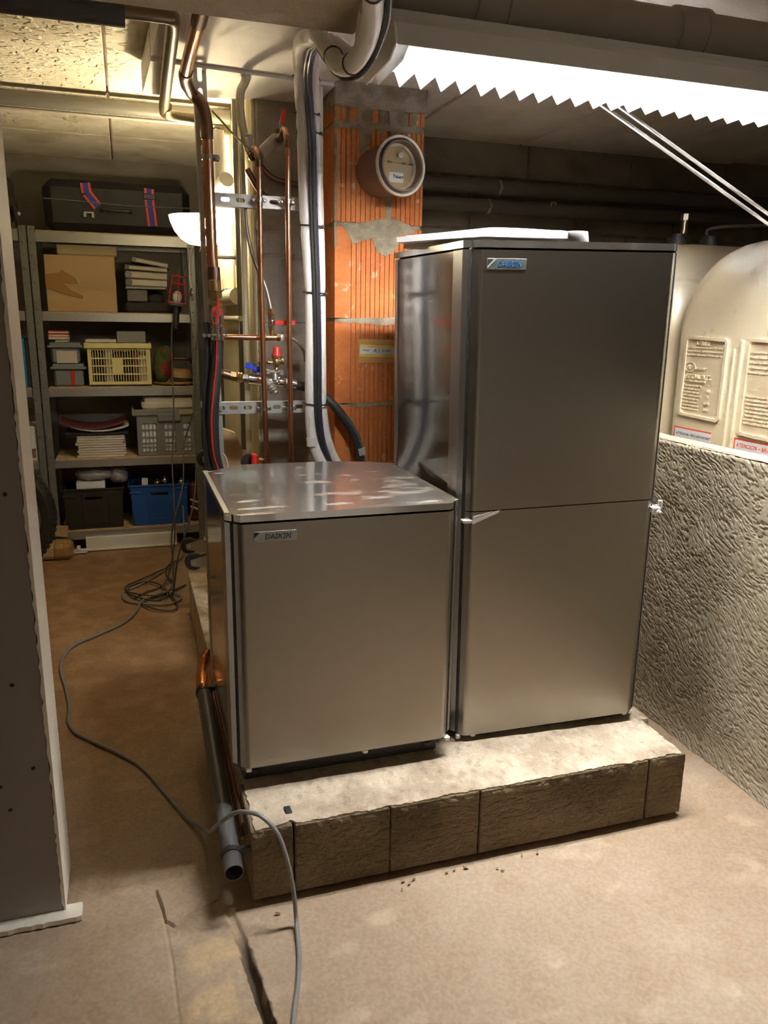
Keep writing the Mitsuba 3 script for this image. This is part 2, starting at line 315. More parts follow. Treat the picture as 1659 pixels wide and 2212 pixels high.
# rough rendered low wall on the right, in front of the oil tanks
def rough_wall():
    ys = np.concatenate([np.linspace(-3.4, -.46, 60), np.arange(-.45, .5, .0024), np.linspace(.51, 1.3, 30)]); zs = np.concatenate([np.arange(0, .99, .0024), [.99, .9965, 1.0]])
    YY, ZZ = np.meshgrid(ys, zs, indexing='ij'); P = np.stack([YY, ZZ, YY * 0], -1)
    w = meshkit.fbm(P * 6, 2, 4) - .5; ang = 0.45 + 2.2 * w
    u, v = YY * np.cos(ang * 0 + .45) + ZZ * np.sin(.45) + .03 * w, -YY * np.sin(.45) + ZZ * np.cos(.45) + .10 * w
    q = np.stack([u / .0125, v / .0046, w], -1)
    n1 = meshkit.fbm(q, 3, 1); n2 = meshkit.fbm(np.stack([YY, ZZ, YY], -1) * 9, 3, 2)
    d = -0.0048 * np.clip((.54 - n1) / .3, 0, 1) ** 1.2 + 0.006 * (n2 - .5) + 0.014 * np.clip(1 - ZZ / .06, 0, 1) * (n2 * 1.2)
    top = np.clip((ZZ - .985) / .015, 0, 1); xs = .895 - d * 1.0 * -1 * -1 + .010 * top ** 2
    V = np.stack([xs, YY, ZZ], -1).reshape(-1, 3); n, m = YY.shape
    i, j = np.meshgrid(np.arange(n - 1), np.arange(m - 1), indexing='ij'); k = (i * m + j).ravel()
    f = trimesh.Trimesh(V, np.vstack([np.stack([k, k + m + 1, k + m], 1), np.stack([k, k + 1, k + m + 1], 1)]), process=False)
    gx = np.linspace(.9, .975, 14); gy = np.concatenate([np.linspace(-3.4, -.62, 30), np.arange(-.6, 1.3, .008)])
    top = grid(gx, gy, lambda X, Y: 1.0 - .004 * np.clip((.91 - X) / .01, 0, 1) + .006 * (meshkit.fbm(np.stack([X, Y, X * 0], -1) * 14, 3, 8) - .5))
    return cat([f, top, box(.91, .975, -3.4, 1.3, 0, .996, 0)])
struct('wall_right', rough_wall(), 'render', smooth=True)

# the wall behind the tanks and the tall cabinet: concrete blocks
PLACE = BACK
wb = struct('wall_back', box(-.17, 2.6, 1.31, 1.45, .18, 2.2, 0), 'mortar')
for r in range(5):
    z0 = 1.152 + .2 * r; z1 = min(z0 + .192, 2.098); off = (.24 if r % 2 else 0)
    for k in range(-1, 5):
        x0 = -.18 + off + k * .5; x1 = x0 + .492
        x0, x1 = max(x0, -.168), min(x1, 2.4)
        if x1 - x0 > .03: obj('block', box(x0, x1, 1.30 + RNG.uniform(-.002, .002), 1.36, z0, z1, .004), 'wall', wb, False)
PLACE = None
struct('wall_left', box(-3.2, -3.05, -3.4, 3.6, 0, 2.45, 0), 'limewash')
struct('wall_rear', box(-3.2, 3.2, 3.42, 3.6, 0, 2.4, 0), 'wall')
struct('wall_front', box(-3.2, 3.2, -3.4, -3.25, 0, 2.3, 0), 'limewash')
struct('wall_far_right', box(3.05, 3.2, -3.4, 3.6, 0, 2.3, 0), 'wall')
# the spur wall behind the copper pipes: plain front, board-formed flank
PLACE = BACK
sp = struct('wall_spur', cat([box(-.384, -.175, .905, 1.31, .355, 2.2, 0), box(-.384, -.175, 1.31, 1.93, .18, 2.2, 0)]), 'wall')
obj('formed_face', cat([box(-.394, -.384, .912, 1.308, .355, 2.2, .002), box(-.394, -.384, 1.308, 1.93, .18, 2.2, .002)]), 'formed', sp, False)
for z0, z1 in ((1.585, 2.19), (1.36, 1.575), (1.15, 1.35), (.94, 1.14)):
    obj('block', box(-.380, -.180, .899, .93, z0, z1, .004), 'wall', sp, False)
PLACE = None
ce = struct('ceiling', cat([box(-.072, 3.2, -3.4, 3.6, 2.198, 2.5, 0), box(-3.2, -.072, -.9, 3.6, 2.292, 2.5, 0)]), 'ceil')
PLACE = BACK
for x0, x1 in ((-.17, .246), (.254, .766), (.774, 1.29), (1.298, 1.82)):
    obj('slab', box(x0, x1, .45, 1.3, 2.082, 2.10, .004), 'ceil', ce, False)
PLACE = None
for x0, x1 in ((-2.03, -.838), (-.831, -.076), (-3.05, -2.037)):
    for y0, y1 in ((.80, 1.985), (1.992, 2.74), (2.746, 3.42)):
        obj('tile', box(x0, x1, y0, y1, 2.27, 2.292, .005), 'ceiltile', ce, False)
# the soffit beam at top left
bm = box(-3.2, -.318, -.92, -.04, 1.97, 2.45, 0); bm = sub(bm, .06); v = bm.vertices.copy()
nz = meshkit.fbm(v * 9, 3, 2) - .5; lo = v[:, 2] < 1.975; v[lo, 2] += nz[lo] * .012; ed = (v[:, 1] > -.045); v[ed, 1] += nz[ed] * .03
bm.vertices = v
struct('ceiling_beam', cat([bm, box(-3.2, -.072, -3.4, -.92, 2.15, 2.45, 0)]), 'beam')
# partition at the left edge
pw = struct('wall_partition', box(-3.05, -1.043, -.134, .03, 0.012, 1.968, .001), 'panel')
def ragged(x0, x1, y0, y1, z0, z1):
    zs = np.arange(z0, z1, .012); w = RNG.uniform(-.0022, .0028, len(zs)); P = [(x1, z0)] + [(x1, z1)]
    pol = sg.Polygon([(x1, z0), (x1, z1)] + [(x0 + a, z) for z, a in zip(zs[::-1], w)])
    return ext(pol, y1 - y0, A(0, y1, 0), X_, Z_)
for hx_, hz_ in ((-1.16, .50), (-1.145, .36), (-1.075, .395), (-1.10, .60), (-1.165, .34), (-1.13, .30), (-1.075, 1.02)):
    obj('hole', cyl(A(hx_, -.1348, hz_), A(hx_, -.1335, hz_), .0045, 10), 'black_gap', pw)
k = struct('trim_1', ragged(-1.043, -1.036, -.1365, .032, .012, 1.968), 'trim')
gxx = np.arange(-1.6, -1.0, .012)
sill = sg.Polygon([(x, -.12) for x in gxx[::-1]] + [(x, -.168 + RNG.uniform(-.0025, .0025)) for x in gxx])
struct('baseboard_left', ext(sill, .012, A(0, 0, .004), X_, Y_), 'trim')

# ---------------------------------------------------------------- concrete plinth
pl = thing('concrete_plinth', 'low concrete plinth with rough block front carrying both metal cabinets', 'plinth')
obj('slab', lumpy(sub(ext(sg.Polygon([(-.606, -.028), (.640, -.028), (.640, 1.30), (-.10, 1.30), (-.10, 1.76), (-.606, 1.776)]), .194, A(0, 0, .004), X_, Y_), .03), .004, 25, 3), 'screed', pl, 20)
def block(x0, x1, seed):
    m = sub(box(x0, x1, -.232, -.024, .012, .2, .003), .012); v = m.vertices.copy(); n = np.array(m.vertex_normals)
    d = meshkit.fbm(v * 55, 3, seed) - .55; e = np.clip(1 - (.2 - v[:, 2]) / .02, 0, 1) * np.clip(1 - (v[:, 1] + .232) / .02, 0, 1)
    m.vertices = v + n * (.0035 * d - .006 * e * (meshkit.fbm(v * 30, 2, seed + 4)))[:, None]; return m
for i, (x0, x1) in enumerate(((-.611, -.5105), (-.5065, -.265), (-.2635, -.0215), (-.0175, .494), (.498, .617))):
    obj('block', block(x0, x1, i), 'block', pl, 20)
r_ = np.random.RandomState(11); cx_ = np.arange(-.600, .606, .007)
rag = [(x, -.2305 + .010 * meshkit.fbm(A([x * 14, 1, 1]), 3, 2)[0] + r_.uniform(-.002, .002) + (.012 * math.exp(-((x + .515) / .012) ** 2))) for x in cx_]
side_ = [(.606 + r_.uniform(-.003, .002), y) for y in np.arange(-.21, .08, .012)]; lef = [(-.602 + r_.uniform(-.002, .004), y) for y in np.arange(.08, -.21, -.012)]
cap = sub(ext(sg.Polygon(rag + side_ + lef).buffer(0), .0065, A(0, 0, .197), X_, Y_), .012); v = cap.vertices.copy(); up = v[:, 2] > .2
v[up, 2] += .0045 * (meshkit.fbm(v[up] * 45, 3, 8) - .55) - .004 * np.clip(1 - (v[up, 1] + .235) / .02, 0, 1); cap.vertices = v
obj('cap', cap, 'screed', pl, 25)
obj('hole', cat([lumpy(sub(box(-.520, -.504, -.188, -.158, .196, .2065, .003), .006), .003, 60, 2)]), 'black_gap', pl, 20)

# ---------------------------------------------------------------- metal cabinets
def fillet(P, r, n=6):
    P = [np.asarray(p, float) for p in P]; out = [P[0]]
    for a, b, c in zip(P[:-2], P[1:-1], P[2:]):
        u, w = (a - b) / np.linalg.norm(a - b), (c - b) / np.linalg.norm(c - b)
        th = math.acos(np.clip(u @ w, -1, 1)); d = min(r / math.tan(th / 2), .45 * np.linalg.norm(a - b), .45 * np.linalg.norm(c - b))
        for t in np.linspace(0, 1, n + 1): out.append((1 - t) ** 2 * (b + u * d) + 2 * t * (1 - t) * b + t * t * (b + w * d))
    return out + [P[-1]]
def strip(path, t, z0, z1):
    """a bent sheet: plan path, thickness t to its left, from z0 to z1"""
    p = sg.LineString(path).buffer(t, single_sided=True, join_style=2); return ext(p, z1 - z0, A(0, 0, z0), X_, Y_)
def cabinet(root, M, W, D, c, zb, seams, H, badge_x, badge_z, teal, lidpoly, lid_t=.017):
    put = lambda name, m, mt, sm=30, par=root, **k: obj(name, xf(m, M), mt, par, sm, **k)
    ztop = H - lid_t - .004; cuts = [zb] + list(seams) + [ztop]
    put('core', box(.012, W - .012, .016, D - .01, zb + .004, ztop + .004, .003), 'black_gap', False)
    fp = fillet([(c * .56, c * .44), (c, 0), (W - c, 0), (W - c * .56, c * .44)], .024)
    for a, b in zip(cuts[:-1], cuts[1:]):
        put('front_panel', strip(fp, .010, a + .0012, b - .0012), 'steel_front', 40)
    for s in (0, 1):
        f = (lambda p: p) if not s else (lambda p: (W - p[0], p[1]))
        q = [f(p) for p in fillet([(c * .40, c * .60), (0, c), (0, c + .07)], .005, 4)]
        q = q if not s else q
        put('corner_strip', strip(q, .008 * (-1 if not s else 1), zb + .006, ztop), 'steel_trim', 40)
        x0, x1 = (0.0025, .012) if not s else (W - .012, W - .0025)
        put('side_panel', box(x0, x1, c + .03, D - .045, zb + .006, ztop, .0015), 'steel_side', False)
        x0, x1 = (0, .012) if not s else (W - .012, W)
        put('rear_post', box(x0, x1, D - .043, D - .005, zb + .006, ztop, .0025), 'steel_trim', False)
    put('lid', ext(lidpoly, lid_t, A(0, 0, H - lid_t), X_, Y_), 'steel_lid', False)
    for sm_ in ([box(c * .5 - .0011, c * .5 + .0011, c * .5 - .004, c * .5 + .006, H - lid_t - .001, H + .0003, 0), box(W - c * .5 - .0011, W - c * .5 + .0011, c * .5 - .004, c * .5 + .006, H - lid_t - .001, H + .0003, 0)]): put('lid_seam', sm_, 'black_gap', False)
    b = put('badge', box(badge_x, badge_x + .104, -.0016, .001, badge_z, badge_z + .026, .0008), 'badge' if teal else 'badge_dark', False)
    o = lambda x, z, e=.0017: A(badge_x + x, -e, badge_z + z)
    put('emblem', ext(sg.Polygon([(.002, .011), (.002, .024), (.015, .024)]), .0006, o(0, 0), X_, Z_), 'ink', False, b)
    put('emblem_stripe', ext(sg.Polygon([(.001, .002), (.001, .008), (.018, .0245), (.025, .0245)]), .0006, o(0, 0), X_, Z_), 'badge_light', False, b)
    put('lettering', text('DAIKIN', .0125, o(.026, .007), X_, Z_, .0007, True, .22), 'logo_teal' if teal else 'logo_blue', False, b, label='dark teal lettering' if teal else 'blue lettering')
    for x in (.06, W - .06):
        for y in (.06, D - .08):
            put('foot', lathe([(0, 0), (.018, 0), (.018, .012), (.008, .014), (.008, .05), (0, .05)], A(x, y, 0)), 'black_plastic', 30)
    put('base', box(.02, W - .02, .03, D - .02, zb - .022, zb + .012, .002), 'black_plastic', False)
M1 = np.eye(4); M1[:3, 3] = (-.627, -.0645, .22)
u1 = thing('heat_pump_unit', 'low square brushed-metal cabinet with bare dusty lid, left of the tall one', 'heating cabinet')
W, c = .6, .0337
lid1 = sg.Polygon([(0, c), (c, 0), (W - c, 0), (W, c), (W, .578), (W - .014, .578), (W - .021, .584), (W - .07, .612), (W - .156, .640), (W - .20, .648), (.165, .653), (.124, .650), (.076, .610), (.022, .566), (.013, .576), (0, .576)])
cabinet(u1, M1, W, .574, c, .0444, [], .7078, .063, .640, True, lid1)
for x0, x1 in ((.001, .0135), (W - .0135, W - .001)):
    obj('lid_rim', xf(box(x0, x1, .024 + .006, .573, .7075, .7092, .0006), M1), 'steel_trim', u1, False)
obj('base_rail', xf(box(.03, .57, .05, .55, -.018, .03, .004), M1), 'black_plastic', u1, False)
for x in (.03, .34, .575):
    obj('packing_scrap', xf(lumpy(box(x, x + .016, .004, .02, .030, .044, .003), .003, 120), M1), 'film', u1, False)
cz, sz = math.cos(-.0576), math.sin(-.0576); cl, sl = math.cos(-.0203), math.sin(-.0203); cp_, sp_ = math.cos(.0257), math.sin(.0257)
M2 = np.eye(4); M2[:3, :3] = A([cz, -sz, 0], [sz, cz, 0], [0, 0, 1]) @ A([cl, 0, sl], [0, 1, 0], [-sl, 0, cl]) @ A([1, 0, 0], [0, cp_, -sp_], [0, sp_, cp_]); M2[:3, 3] = (0, 0, .22)
u2 = thing('water_tank_cabinet', 'tall brushed-metal cabinet of two stacked front panels with papers on top', 'water heater')
W = .598
lid2 = sg.Polygon([(0, c), (c, 0), (W - c, 0), (W, c), (W, .664), (0, .664)])
cabinet(u2, M2, W, .664, c, 0.0, [.6678], 1.3471, .050, 1.279, False, lid2)
fl = lambda pts, y0: xf(ext(sg.Polygon(pts), .0012, A(0, y0, 0), X_, Z_), M2)
obj('torn_film', cat([fl([(.034, .646), (.112, .6685), (.108, .661), (.036, .634)], -.001), fl([(.036, .655), (.09, .665), (.036, .648)], -.0005), xf(lumpy(box(.010, .036, .0005, .022, .636, .646, .002), .002, 90), M2)]), 'film', u2, False)
obj('torn_film', cat([fl([(.555, .6665), (.590, .647), (.566, .655)], -.001), xf(lumpy(sub(box(.575, .603, -.006, .026, .628, .646, .003), .006), .006, 70), M2), xf(lumpy(sub(box(.596, .610, .004, .012, .640, .662, .002), .006), .004, 70), M2)]), 'film', u2, False)
for x in (.01, .055, .545, .565):
    obj('packing_scrap', xf(lumpy(box(x, x + .014, .004, .016, -.008, .004, .002), .003, 130), M2), 'film', u2, False)
for i in range(26):
    x, z = RNG.uniform(.05, .56), RNG.uniform(.05, 1.27)
# papers lying on the tall cabinet
def paper_stack(name, pts, z0, z1, mt, label, wave=0.0, mid=0):
    m = ext(sg.Polygon(pts), z1 - z0, A(0, 0, 1.3471 + z0), X_, Y_)
    if wave:
        m = sub(m, .03); v = m.vertices.copy(); xs = v[:, 0]; v[:, 2] += wave * ((xs - xs.min()) / np.ptp(xs)) ** 2 * -1 + mid * np.sin(np.pi * (xs - xs.min()) / np.ptp(xs)); m.vertices = v
    return solo(name, xf(m, M2), mt, label, 'papers', 'papers on the tall cabinet', smooth=False)
paper_stack('paper_booklet', [(-.040, .42), (.070, .125), (.30, .135), (.40, .45), (.10, .58)], .0005, .012, 'paper_tan', 'grey-white thin booklet at the bottom of the papers on the tall cabinet')
paper_stack('paper_booklet', [(-.078, .36), (.062, .060), (.30, .075), (.37, .45), (.10, .56)], .0125, .027, 'paper', 'thick white manual with angled corner over the cabinet edge')
paper_stack('paper_booklet', [(-.030, .42), (.10, .11), (.32, .13), (.36, .50), (.1, .58)], .0275, .036, 'paper', 'white booklet in the middle of the papers on the tall cabinet')
paper_stack('paper_sheet', [(.00, .48), (.125, .17), (.335, .18), (.37, .52), (.1, .6)], .0365, .0395, 'paper', 'loose white sheets on top of the papers, slightly bowed', .002, .004)
paper_stack('paper_sheet', [(.28, .06), (.345, .055), (.43, .20), (.36, .40)], .026, .028, 'paper', 'white sheet curling down to the lid at the right end of the papers', .024, .006)

PLACE = BACK
# ---------------------------------------------------------------- brick pillar with flue damper
bp = thing('brick_pillar', 'orange grooved terracotta brick pillar with grey mortar smears behind the cabinets', 'pillar')
PX0, PX1, PY0, PY1 = -.170, .125, .70, .905
obj('mortar', box(PX0 + .004, PX1 - .004, PY0 + .005, PY1, .356, 2.05, 0), 'mortar', bp, False)
def brick(x0, x1, z0, z1, left=True, g0=.055):
    p = sg.box(x0, PY0 + RNG.uniform(-.001, .001), x1, PY1 - .002); cuts = []
    xs = np.arange(x0 + g0, x1 - .008, .0162); cuts += [sg.box(x - .0011, PY0 - .01, x + .0011, PY0 + .005) for x in xs]
    if left: cuts += [sg.box(x0 - .01, y - .0009, x0 + .0035, y + .0009) for y in np.arange(PY0 + .05, PY1 - .02, .0162)]
    return ext(p.difference(unary_union(cuts)), z1 - z0, A(0, 0, z0), X_, Y_)
for z0, z1, sp in ((.356, .525, [(PX0, PX1)]), (.536, .810, [(PX0, PX1)]), (.822, 1.091, [(PX0, PX1)]), (1.102, 1.368, [(PX0, PX1)]), (1.380, 1.664, [(PX0, PX1)]), (1.677, 1.958, [(PX0, .000), (.014, PX1)]), (1.972, 2.012, [(PX0, -.134), (-.124, -.098), (-.05, -.03), (.008, .055), (.075, PX1)])):
    for i, (x0, x1) in enumerate(sp): obj('brick', brick(x0, x1, z0, z1, i == 0, .055 if x1 - x0 > .2 else .02), 'brick', bp, False)
def smear(pts, d=.004, seed=0):
    p = sg.Polygon(pts).buffer(.004).buffer(-.003); r = np.random.RandomState(seed); c_ = np.array(p.exterior.coords)
    ring = sg.LineString(c_); L = [np.array(ring.interpolate(t).coords[0]) for t in np.arange(0, ring.length, .006)]
    p = sg.Polygon([q + r.uniform(-.0022, .0022, 2) for q in L]).buffer(0)
    m = ext(p, d, A(0, PY0 + .001, 0), X_, Z_); m = sub(m, .012); v = m.vertices.copy(); f = v[:, 1] < PY0 - d * .5
    v[f, 1] += .003 * meshkit.fbm(v[f] * 60, 2, seed); m.vertices = v; return m
for i, pts in enumerate(([(-.099, 2.01), (-.048, 2.01), (-.051, 1.94), (-.066, 1.9), (-.074, 1.872), (-.086, 1.884), (-.09, 1.937)], [(-.025, 2.01), (-.008, 2.01), (-.010, 1.96), (-.02, 1.93), (-.028, 1.96)],
        [(.005, 2.012), (.055, 2.012), (.048, 1.97), (.042, 1.92), (.020, 1.90), (.012, 1.955)], [(.08, 2.012), (.1, 2.012), (.096, 1.965), (.084, 1.955)], [(-.001, 1.785), (.015, 1.785), (.018, 1.67), (.0, 1.67)],
        [(-.145, 1.668), (-.06, 1.68), (-.01, 1.693), (.05, 1.69), (.09, 1.672), (.1, 1.655), (.06, 1.645), (.035, 1.60), (.006, 1.578), (-.028, 1.588), (-.046, 1.632), (-.083, 1.622), (-.112, 1.612), (-.128, 1.648)],
        [(-.17, 1.376), (-.06, 1.38), (.06, 1.384), (.12, 1.38), (.12, 1.366), (.03, 1.362), (-.01, 1.355), (-.05, 1.364), (-.17, 1.367)], [(-.11, 1.1), (.12, 1.104), (.12, 1.09), (.1, 1.082), (.04, 1.092), (-.1, 1.09)],
        [(-.17, 1.972), (.12, 1.972), (.12, 1.955), (-.17, 1.952)])):
    obj('mortar_smear', smear(pts, .004, i), 'mortar', bp, False)
obj('corner_mortar', cat([lumpy(sub(box(PX0 - .0015, PX0 + .006, PY0 - .0015, PY0 + .006, z0, z1, .001), .02), .002, 60, 3) for z0, z1 in ((1.68, 2.01), (1.60, 1.675))]), 'mortar', bp, False)
obj('collar', lumpy(sub(box(PX0 - .004, PX1 + .006, PY0 - .008, PY1, 2.012, 2.088, .004), .02), .006, 22, 4), 'mortar', bp, 20)
# handwritten strip taped to the pillar
nt = thing('taped_note', 'handwritten white paper strip taped flat to the brick pillar', 'note')
obj('tape', box(-.089, .06, PY0 - .0013, PY0 - .0003, 1.236, 1.312, 0), 'masking', nt, False)
obj('paper', rotm(box(-.084, .06, PY0 - .0024, PY0 - .0013, 1.257, 1.296, 0), 2, Y_, A(-.084, .7, 1.28)), 'yellow_paper', nt, False)
obj('paper_strip', rotm(box(-.083, .06, PY0 - .0034, PY0 - .0024, 1.265, 1.287, 0), 2, Y_, A(-.084, .7, 1.28)), 'paper', nt, False)
obj('handwriting', rotm(cat([text('chaud', .0065, A(-.078, PY0 - .0034, 1.275), X_, Z_, .0004, False, .4), text('6', .011, A(-.040, PY0 - .0034, 1.273), X_, Z_, .0004, False, .5), text('1', .006, A(-.023, PY0 - .0034, 1.275), X_, Z_, .0004),
    ext(sg.box(-.0275, 1.2715, -.0165, 1.2835).exterior.buffer(.0005), .0004, A(0, PY0 - .0034, 0), X_, Z_), text('½', .009, A(-.011, PY0 - .0034, 1.275), X_, Z_, .0004, False, .3), text('froid', .0065, A(.002, PY0 - .0034, 1.276), X_, Z_, .0004, False, .4)]), 2, Y_, A(-.084, .7, 1.28)), 'ink', nt, False)
fd = thing('flue_damper', 'round metal flue damper with tan flap sticking out of the brick pillar', 'flue damper')
a0, a1 = A(-.029, .71, 1.829), A(.006, .570, 1.831); d = (a1 - a0) / np.linalg.norm(a1 - a0)
obj('pipe', lathe([(.073, -.01), (.073, .150), (.068, .150), (.068, .02)], a0, d, 40), 'flue_outer', fd, 30)
obj('ring', lathe([(.072, .128), (.084, .130), (.0875, .136), (.0875, .141), (.0865, .145), (.080, .143), (.076, .132), (.070, .126), (.066, .118), (.062, .112)], a0, d, 48), 'flue_ring', fd, 40)
ux = np.cross(Z_, d) * -1; ux = ux / np.linalg.norm(ux); uy = np.cross(ux, d) * -1; uy = -np.cross(ux, d) if (np.cross(ux, d) @ Z_) < 0 else np.cross(ux, d)
ux = np.cross(uy, d)
fo = a0 + d * .112; ring = sg.Point(0, 0).buffer(.0635, 24)
obj('flap', ext(ring.intersection(sg.box(-.1, -.1, .1, .013)), .003, fo, ux, uy), 'flap', fd, False)
obj('flap', ext(ring.intersection(sg.box(-.1, .0145, .1, .1)), .003, fo - d * .002, ux, uy), 'flap', fd, False)
obj('rim', lathe([(.0635, .107), (.0655, .119), (.0625, .121), (.060, .114)], a0, d, 48), 'flue_ring', fd, 40)
for x in (-.056, -.026, .026, .054):
    p = fo + ux * x + uy * .0135 + d * .004; obj('hinge', cyl(p - ux * .006, p + ux * .006, .0028, 8), 'flue_outer', fd)
obj('knob', lathe([(0, .014), (.006, .014), (.0085, .012), (.0085, .004), (.005, 0)], fo + ux * .010 + uy * .035 + d * .003, d, 16), 'white_plastic', fd)
pt = obj('plate', ext(rrect(-.026, .026, -.015, .014, .005), .0012, fo + ux * .0 - uy * .028 + d * .003, ux, uy), 'paper', fd, False)
obj('lettering', cat([text('Tobert', .009, fo - ux * .015 - uy * .031 + d * .0042, ux, uy, .0005, True, .2), text('• • • • • • •', .004, fo - ux * .020 - uy * .039 + d * .0042, ux, uy, .0004)]), 'ink', pt, False)

# ---------------------------------------------------------------- insulation boards under the back ceiling
solo('insulation_board', ext(sg.Polygon([(-.684, -.03), (-.711, .62), (-.178, .668), (-.178, -.03)]), .078, A(0, 0, 2.068), X_, Y_), 'board', 'white insulation board overhead with two copper pipes crossing beneath it', 'insulation board', smooth=False)
solo('insulation_board', ext(sg.Polygon([(-.712, .624), (-.726, .975), (-.36, .912), (-.180, .898), (-.178, .672)]), .086, A(0, 0, 2.058), X_, Y_), 'board', 'lower white insulation board behind the first, left of the brick pillar', 'insulation board', smooth=False)

# ---------------------------------------------------------------- slotted frame for the pipes
fr = thing('slotted_frame', 'galvanised frame of slotted rails holding the small copper pipes', 'metal frame')
def rail(x0, x1, z, y, holes, w=.037):
    p = sg.box(x0, z - w / 2, x1, z + w / 2)
    for h in holes: p = p.difference(slot(h, z + .001, .027, .0125))
    return cat([ext(p, .003, A(0, y, 0), X_, Z_), box(x0, x1, y - .0005, y + .028, z + w / 2 - .003, z + w / 2, .0005), box(x0, x1, y, y + .028, z - w / 2, z - w / 2 + .003, .0005)])
obj('rail', rail(-.560, -.222, 1.716, .662, (-.516, -.471, -.370, -.320, -.275)), 'zinc', fr, False)
obj('rail', rail(-.566, -.268, 1.097, .662, (-.551, -.510, -.465, -.372, -.30)), 'galv', fr, False)
def upright(xa, xb, za, zb, holes, w, y=.668):
    d = A(xb - xa, 0, zb - za); L = np.linalg.norm(d); d /= L; p = sg.box(-w / 2, 0, w / 2, L)
    for h in holes: p = p.difference(slot(0, h, .013, .034))
    ux = np.cross(d, Y_) ; ux = ux if ux[0] > 0 else -ux
    f = ext(p, .003, A(xa, y, za), ux, d); e = [box(-w / 2, -w / 2 + .003, 0, .034, 0, L, .0005), box(w / 2 - .003, w / 2, 0, .034, 0, L, .0005)]
    M = np.eye(4); M[:3, 0], M[:3, 1], M[:3, 2], M[:3, 3] = ux, Y_, d, (xa, y - .003, za); return cat([f] + [xf(q, M) for q in e])
obj('upright', upright(-.5545, -.577, .357, 2.066, [.09 + .05 * i for i in range(36)], .037), 'galv', fr, False)
obj('upright', upright(-.226, -.226, .357, 2.066, [.09 + .05 * i for i in range(36)], .032, .690), 'white_paint', fr, False)
for x, z in ((-.551, 1.097), (-.551, 1.716), (-.226, 1.722), (-.226, 1.700)):
    obj('bolt', hexnut(A(x, .664, z), A(x, .652, z), .0085), 'zinc', fr, False)

def ring(c, d, r, w, t=.0025): d = np.asarray(d, float); d /= np.linalg.norm(d); return lathe([(r, -w / 2), (r + t, -w / 2), (r + t, w / 2), (r, w / 2)], c, d, 24)
# two small copper pipes with clips on the frame
CU1 = [[-.427, .690, 1.852], [-.425, .650, 1.862], [-.421, .620, 1.832], [-.420, .620, 1.705], [-.421, .620, 1.548], [-.420, .620, 1.330], [-.418, .620, 1.102], [-.413, .620, .916], [-.412, .622, .80]]
CU2 = [[-.336, .690, 1.913], [-.335, .650, 1.922], [-.334, .620, 1.889], [-.335, .620, 1.723], [-.335, .620, 1.497], [-.336, .620, 1.245], [-.335, .620, 1.100], [-.336, .620, .913], [-.336, .622, .80]]
for P, nm in ((CU1, 'thin upright copper pipe, left one of the pair clipped to the slotted rails'), (CU2, 'thin upright copper pipe beside the white insulated pipes, right one of the pair')):
    t = thing('copper_pipe', nm, 'pipe', 'small copper pipes'); obj('pipe', tube(P, .0082, 14), 'copper', t)
    obj('elbow', tube([P[0], P[1], P[2], [P[2][0], P[2][1], P[2][2] - .025]], .0105, 14), 'copper_dark', t)
    for z in (1.716, 1.097):
        x = np.interp(z, [q[2] for q in P[::-1]], [q[0] for q in P[::-1]])
        cl_ = obj('clip', ring(A(x, .620, z), Z_, .0085, .011), 'chrome', t)
        for s in (-1, 1): obj('screw', cat([lathe([(0, .006), (.0045, .005), (.006, .002), (.006, 0), (.0025, 0), (.0025, -.03)], A(x + s * .0165, .632, z), A(0, -1, 0), 12), box(x + s * .0085, x + s * .0165, .629, .632, z - .0035, z + .0035, .0005)]), 'chrome', cl_)
# large copper riser with union, ball valve and hose coupling
rs = thing('copper_riser', 'thick copper riser with red ball valve in front of the slotted upright', 'pipe')
CO = A([-.631, -.285, 2.0], [-.631, .048, 2.000], [-.630, .516, 2.000], [-.606, .610, 1.988], [-.578, .620, 1.964], [-.567, .623, 1.918], [-.566, .623, 1.835], [-.565, .623, 1.646], [-.564, .623, 1.543], [-.559, .623, 1.482])
obj('pipe', tube(CO, .0152, 20), 'copper', rs)
obj('elbow', tube([[-.6305, .47, 2.0], [-.629, .520, 1.999], [-.606, .610, 1.986], [-.578, .621, 1.962], [-.567, .623, 1.915], [-.566, .623, 1.87]], .0172, 20), 'copper_dark', rs)
obj('sleeve', cyl(A(-.631, -.28, 2.0), A(-.6305, .10, 2.0), .0172), 'copper_dark', rs)
obj('sleeve', cyl(A(-.5605, .623, 1.520), A(-.559, .623, 1.478), .0175), 'copper_dark', rs)
obj('strap', ring(A(-.566, .623, 1.822), Z_, .0155, .012), 'chrome', rs)
obj('strap_lug', cat([hexnut(A(-.540, .625, 1.822), A(-.540, .612, 1.822), .008), box(-.552, -.535, .622, .626, 1.812, 1.832, .001)]), 'zinc', rs, False)
obj('adapter', lathe([(.016, .034), (.0185, .03), (.0185, .0), (.016, -.002)], A(-.559, .623, 1.452), Z_), 'brass', rs)
obj('union_nut', hexnut(A(-.5575, .623, 1.452), A(-.5565, .623, 1.430), .0195), 'brass', rs, False)
obj('nipple', lathe([(.013, .0), (.016, .001), (.016, .010), (.011, .011), (.011, .022), (.013, .024)], A(-.556, .623, 1.406), Z_), 'brass', rs)
vb = obj('valve_body', lathe([(.010, .066), (.013, .066), (.0155, .060), (.0155, .048), (.018, .046), (.0205, .034), (.0205, .018), (.018, .006), (.0155, .004), (.0155, -.008), (.017, -.010), (.017, -.016), (.0, -.016)], A(-.556, .623, 1.354), Z_), 'chrome', rs)
obj('coupling', lathe([(.017, .040), (.0215, .040), (.0215, .034), (.019, .032), (.019, .016), (.0215, .013), (.0225, .006), (.0225, -.002), (.018, -.004)], A(-.556, .623, 1.310), Z_), 'chrome', rs)
hx = A(-.559, .600, 1.391)
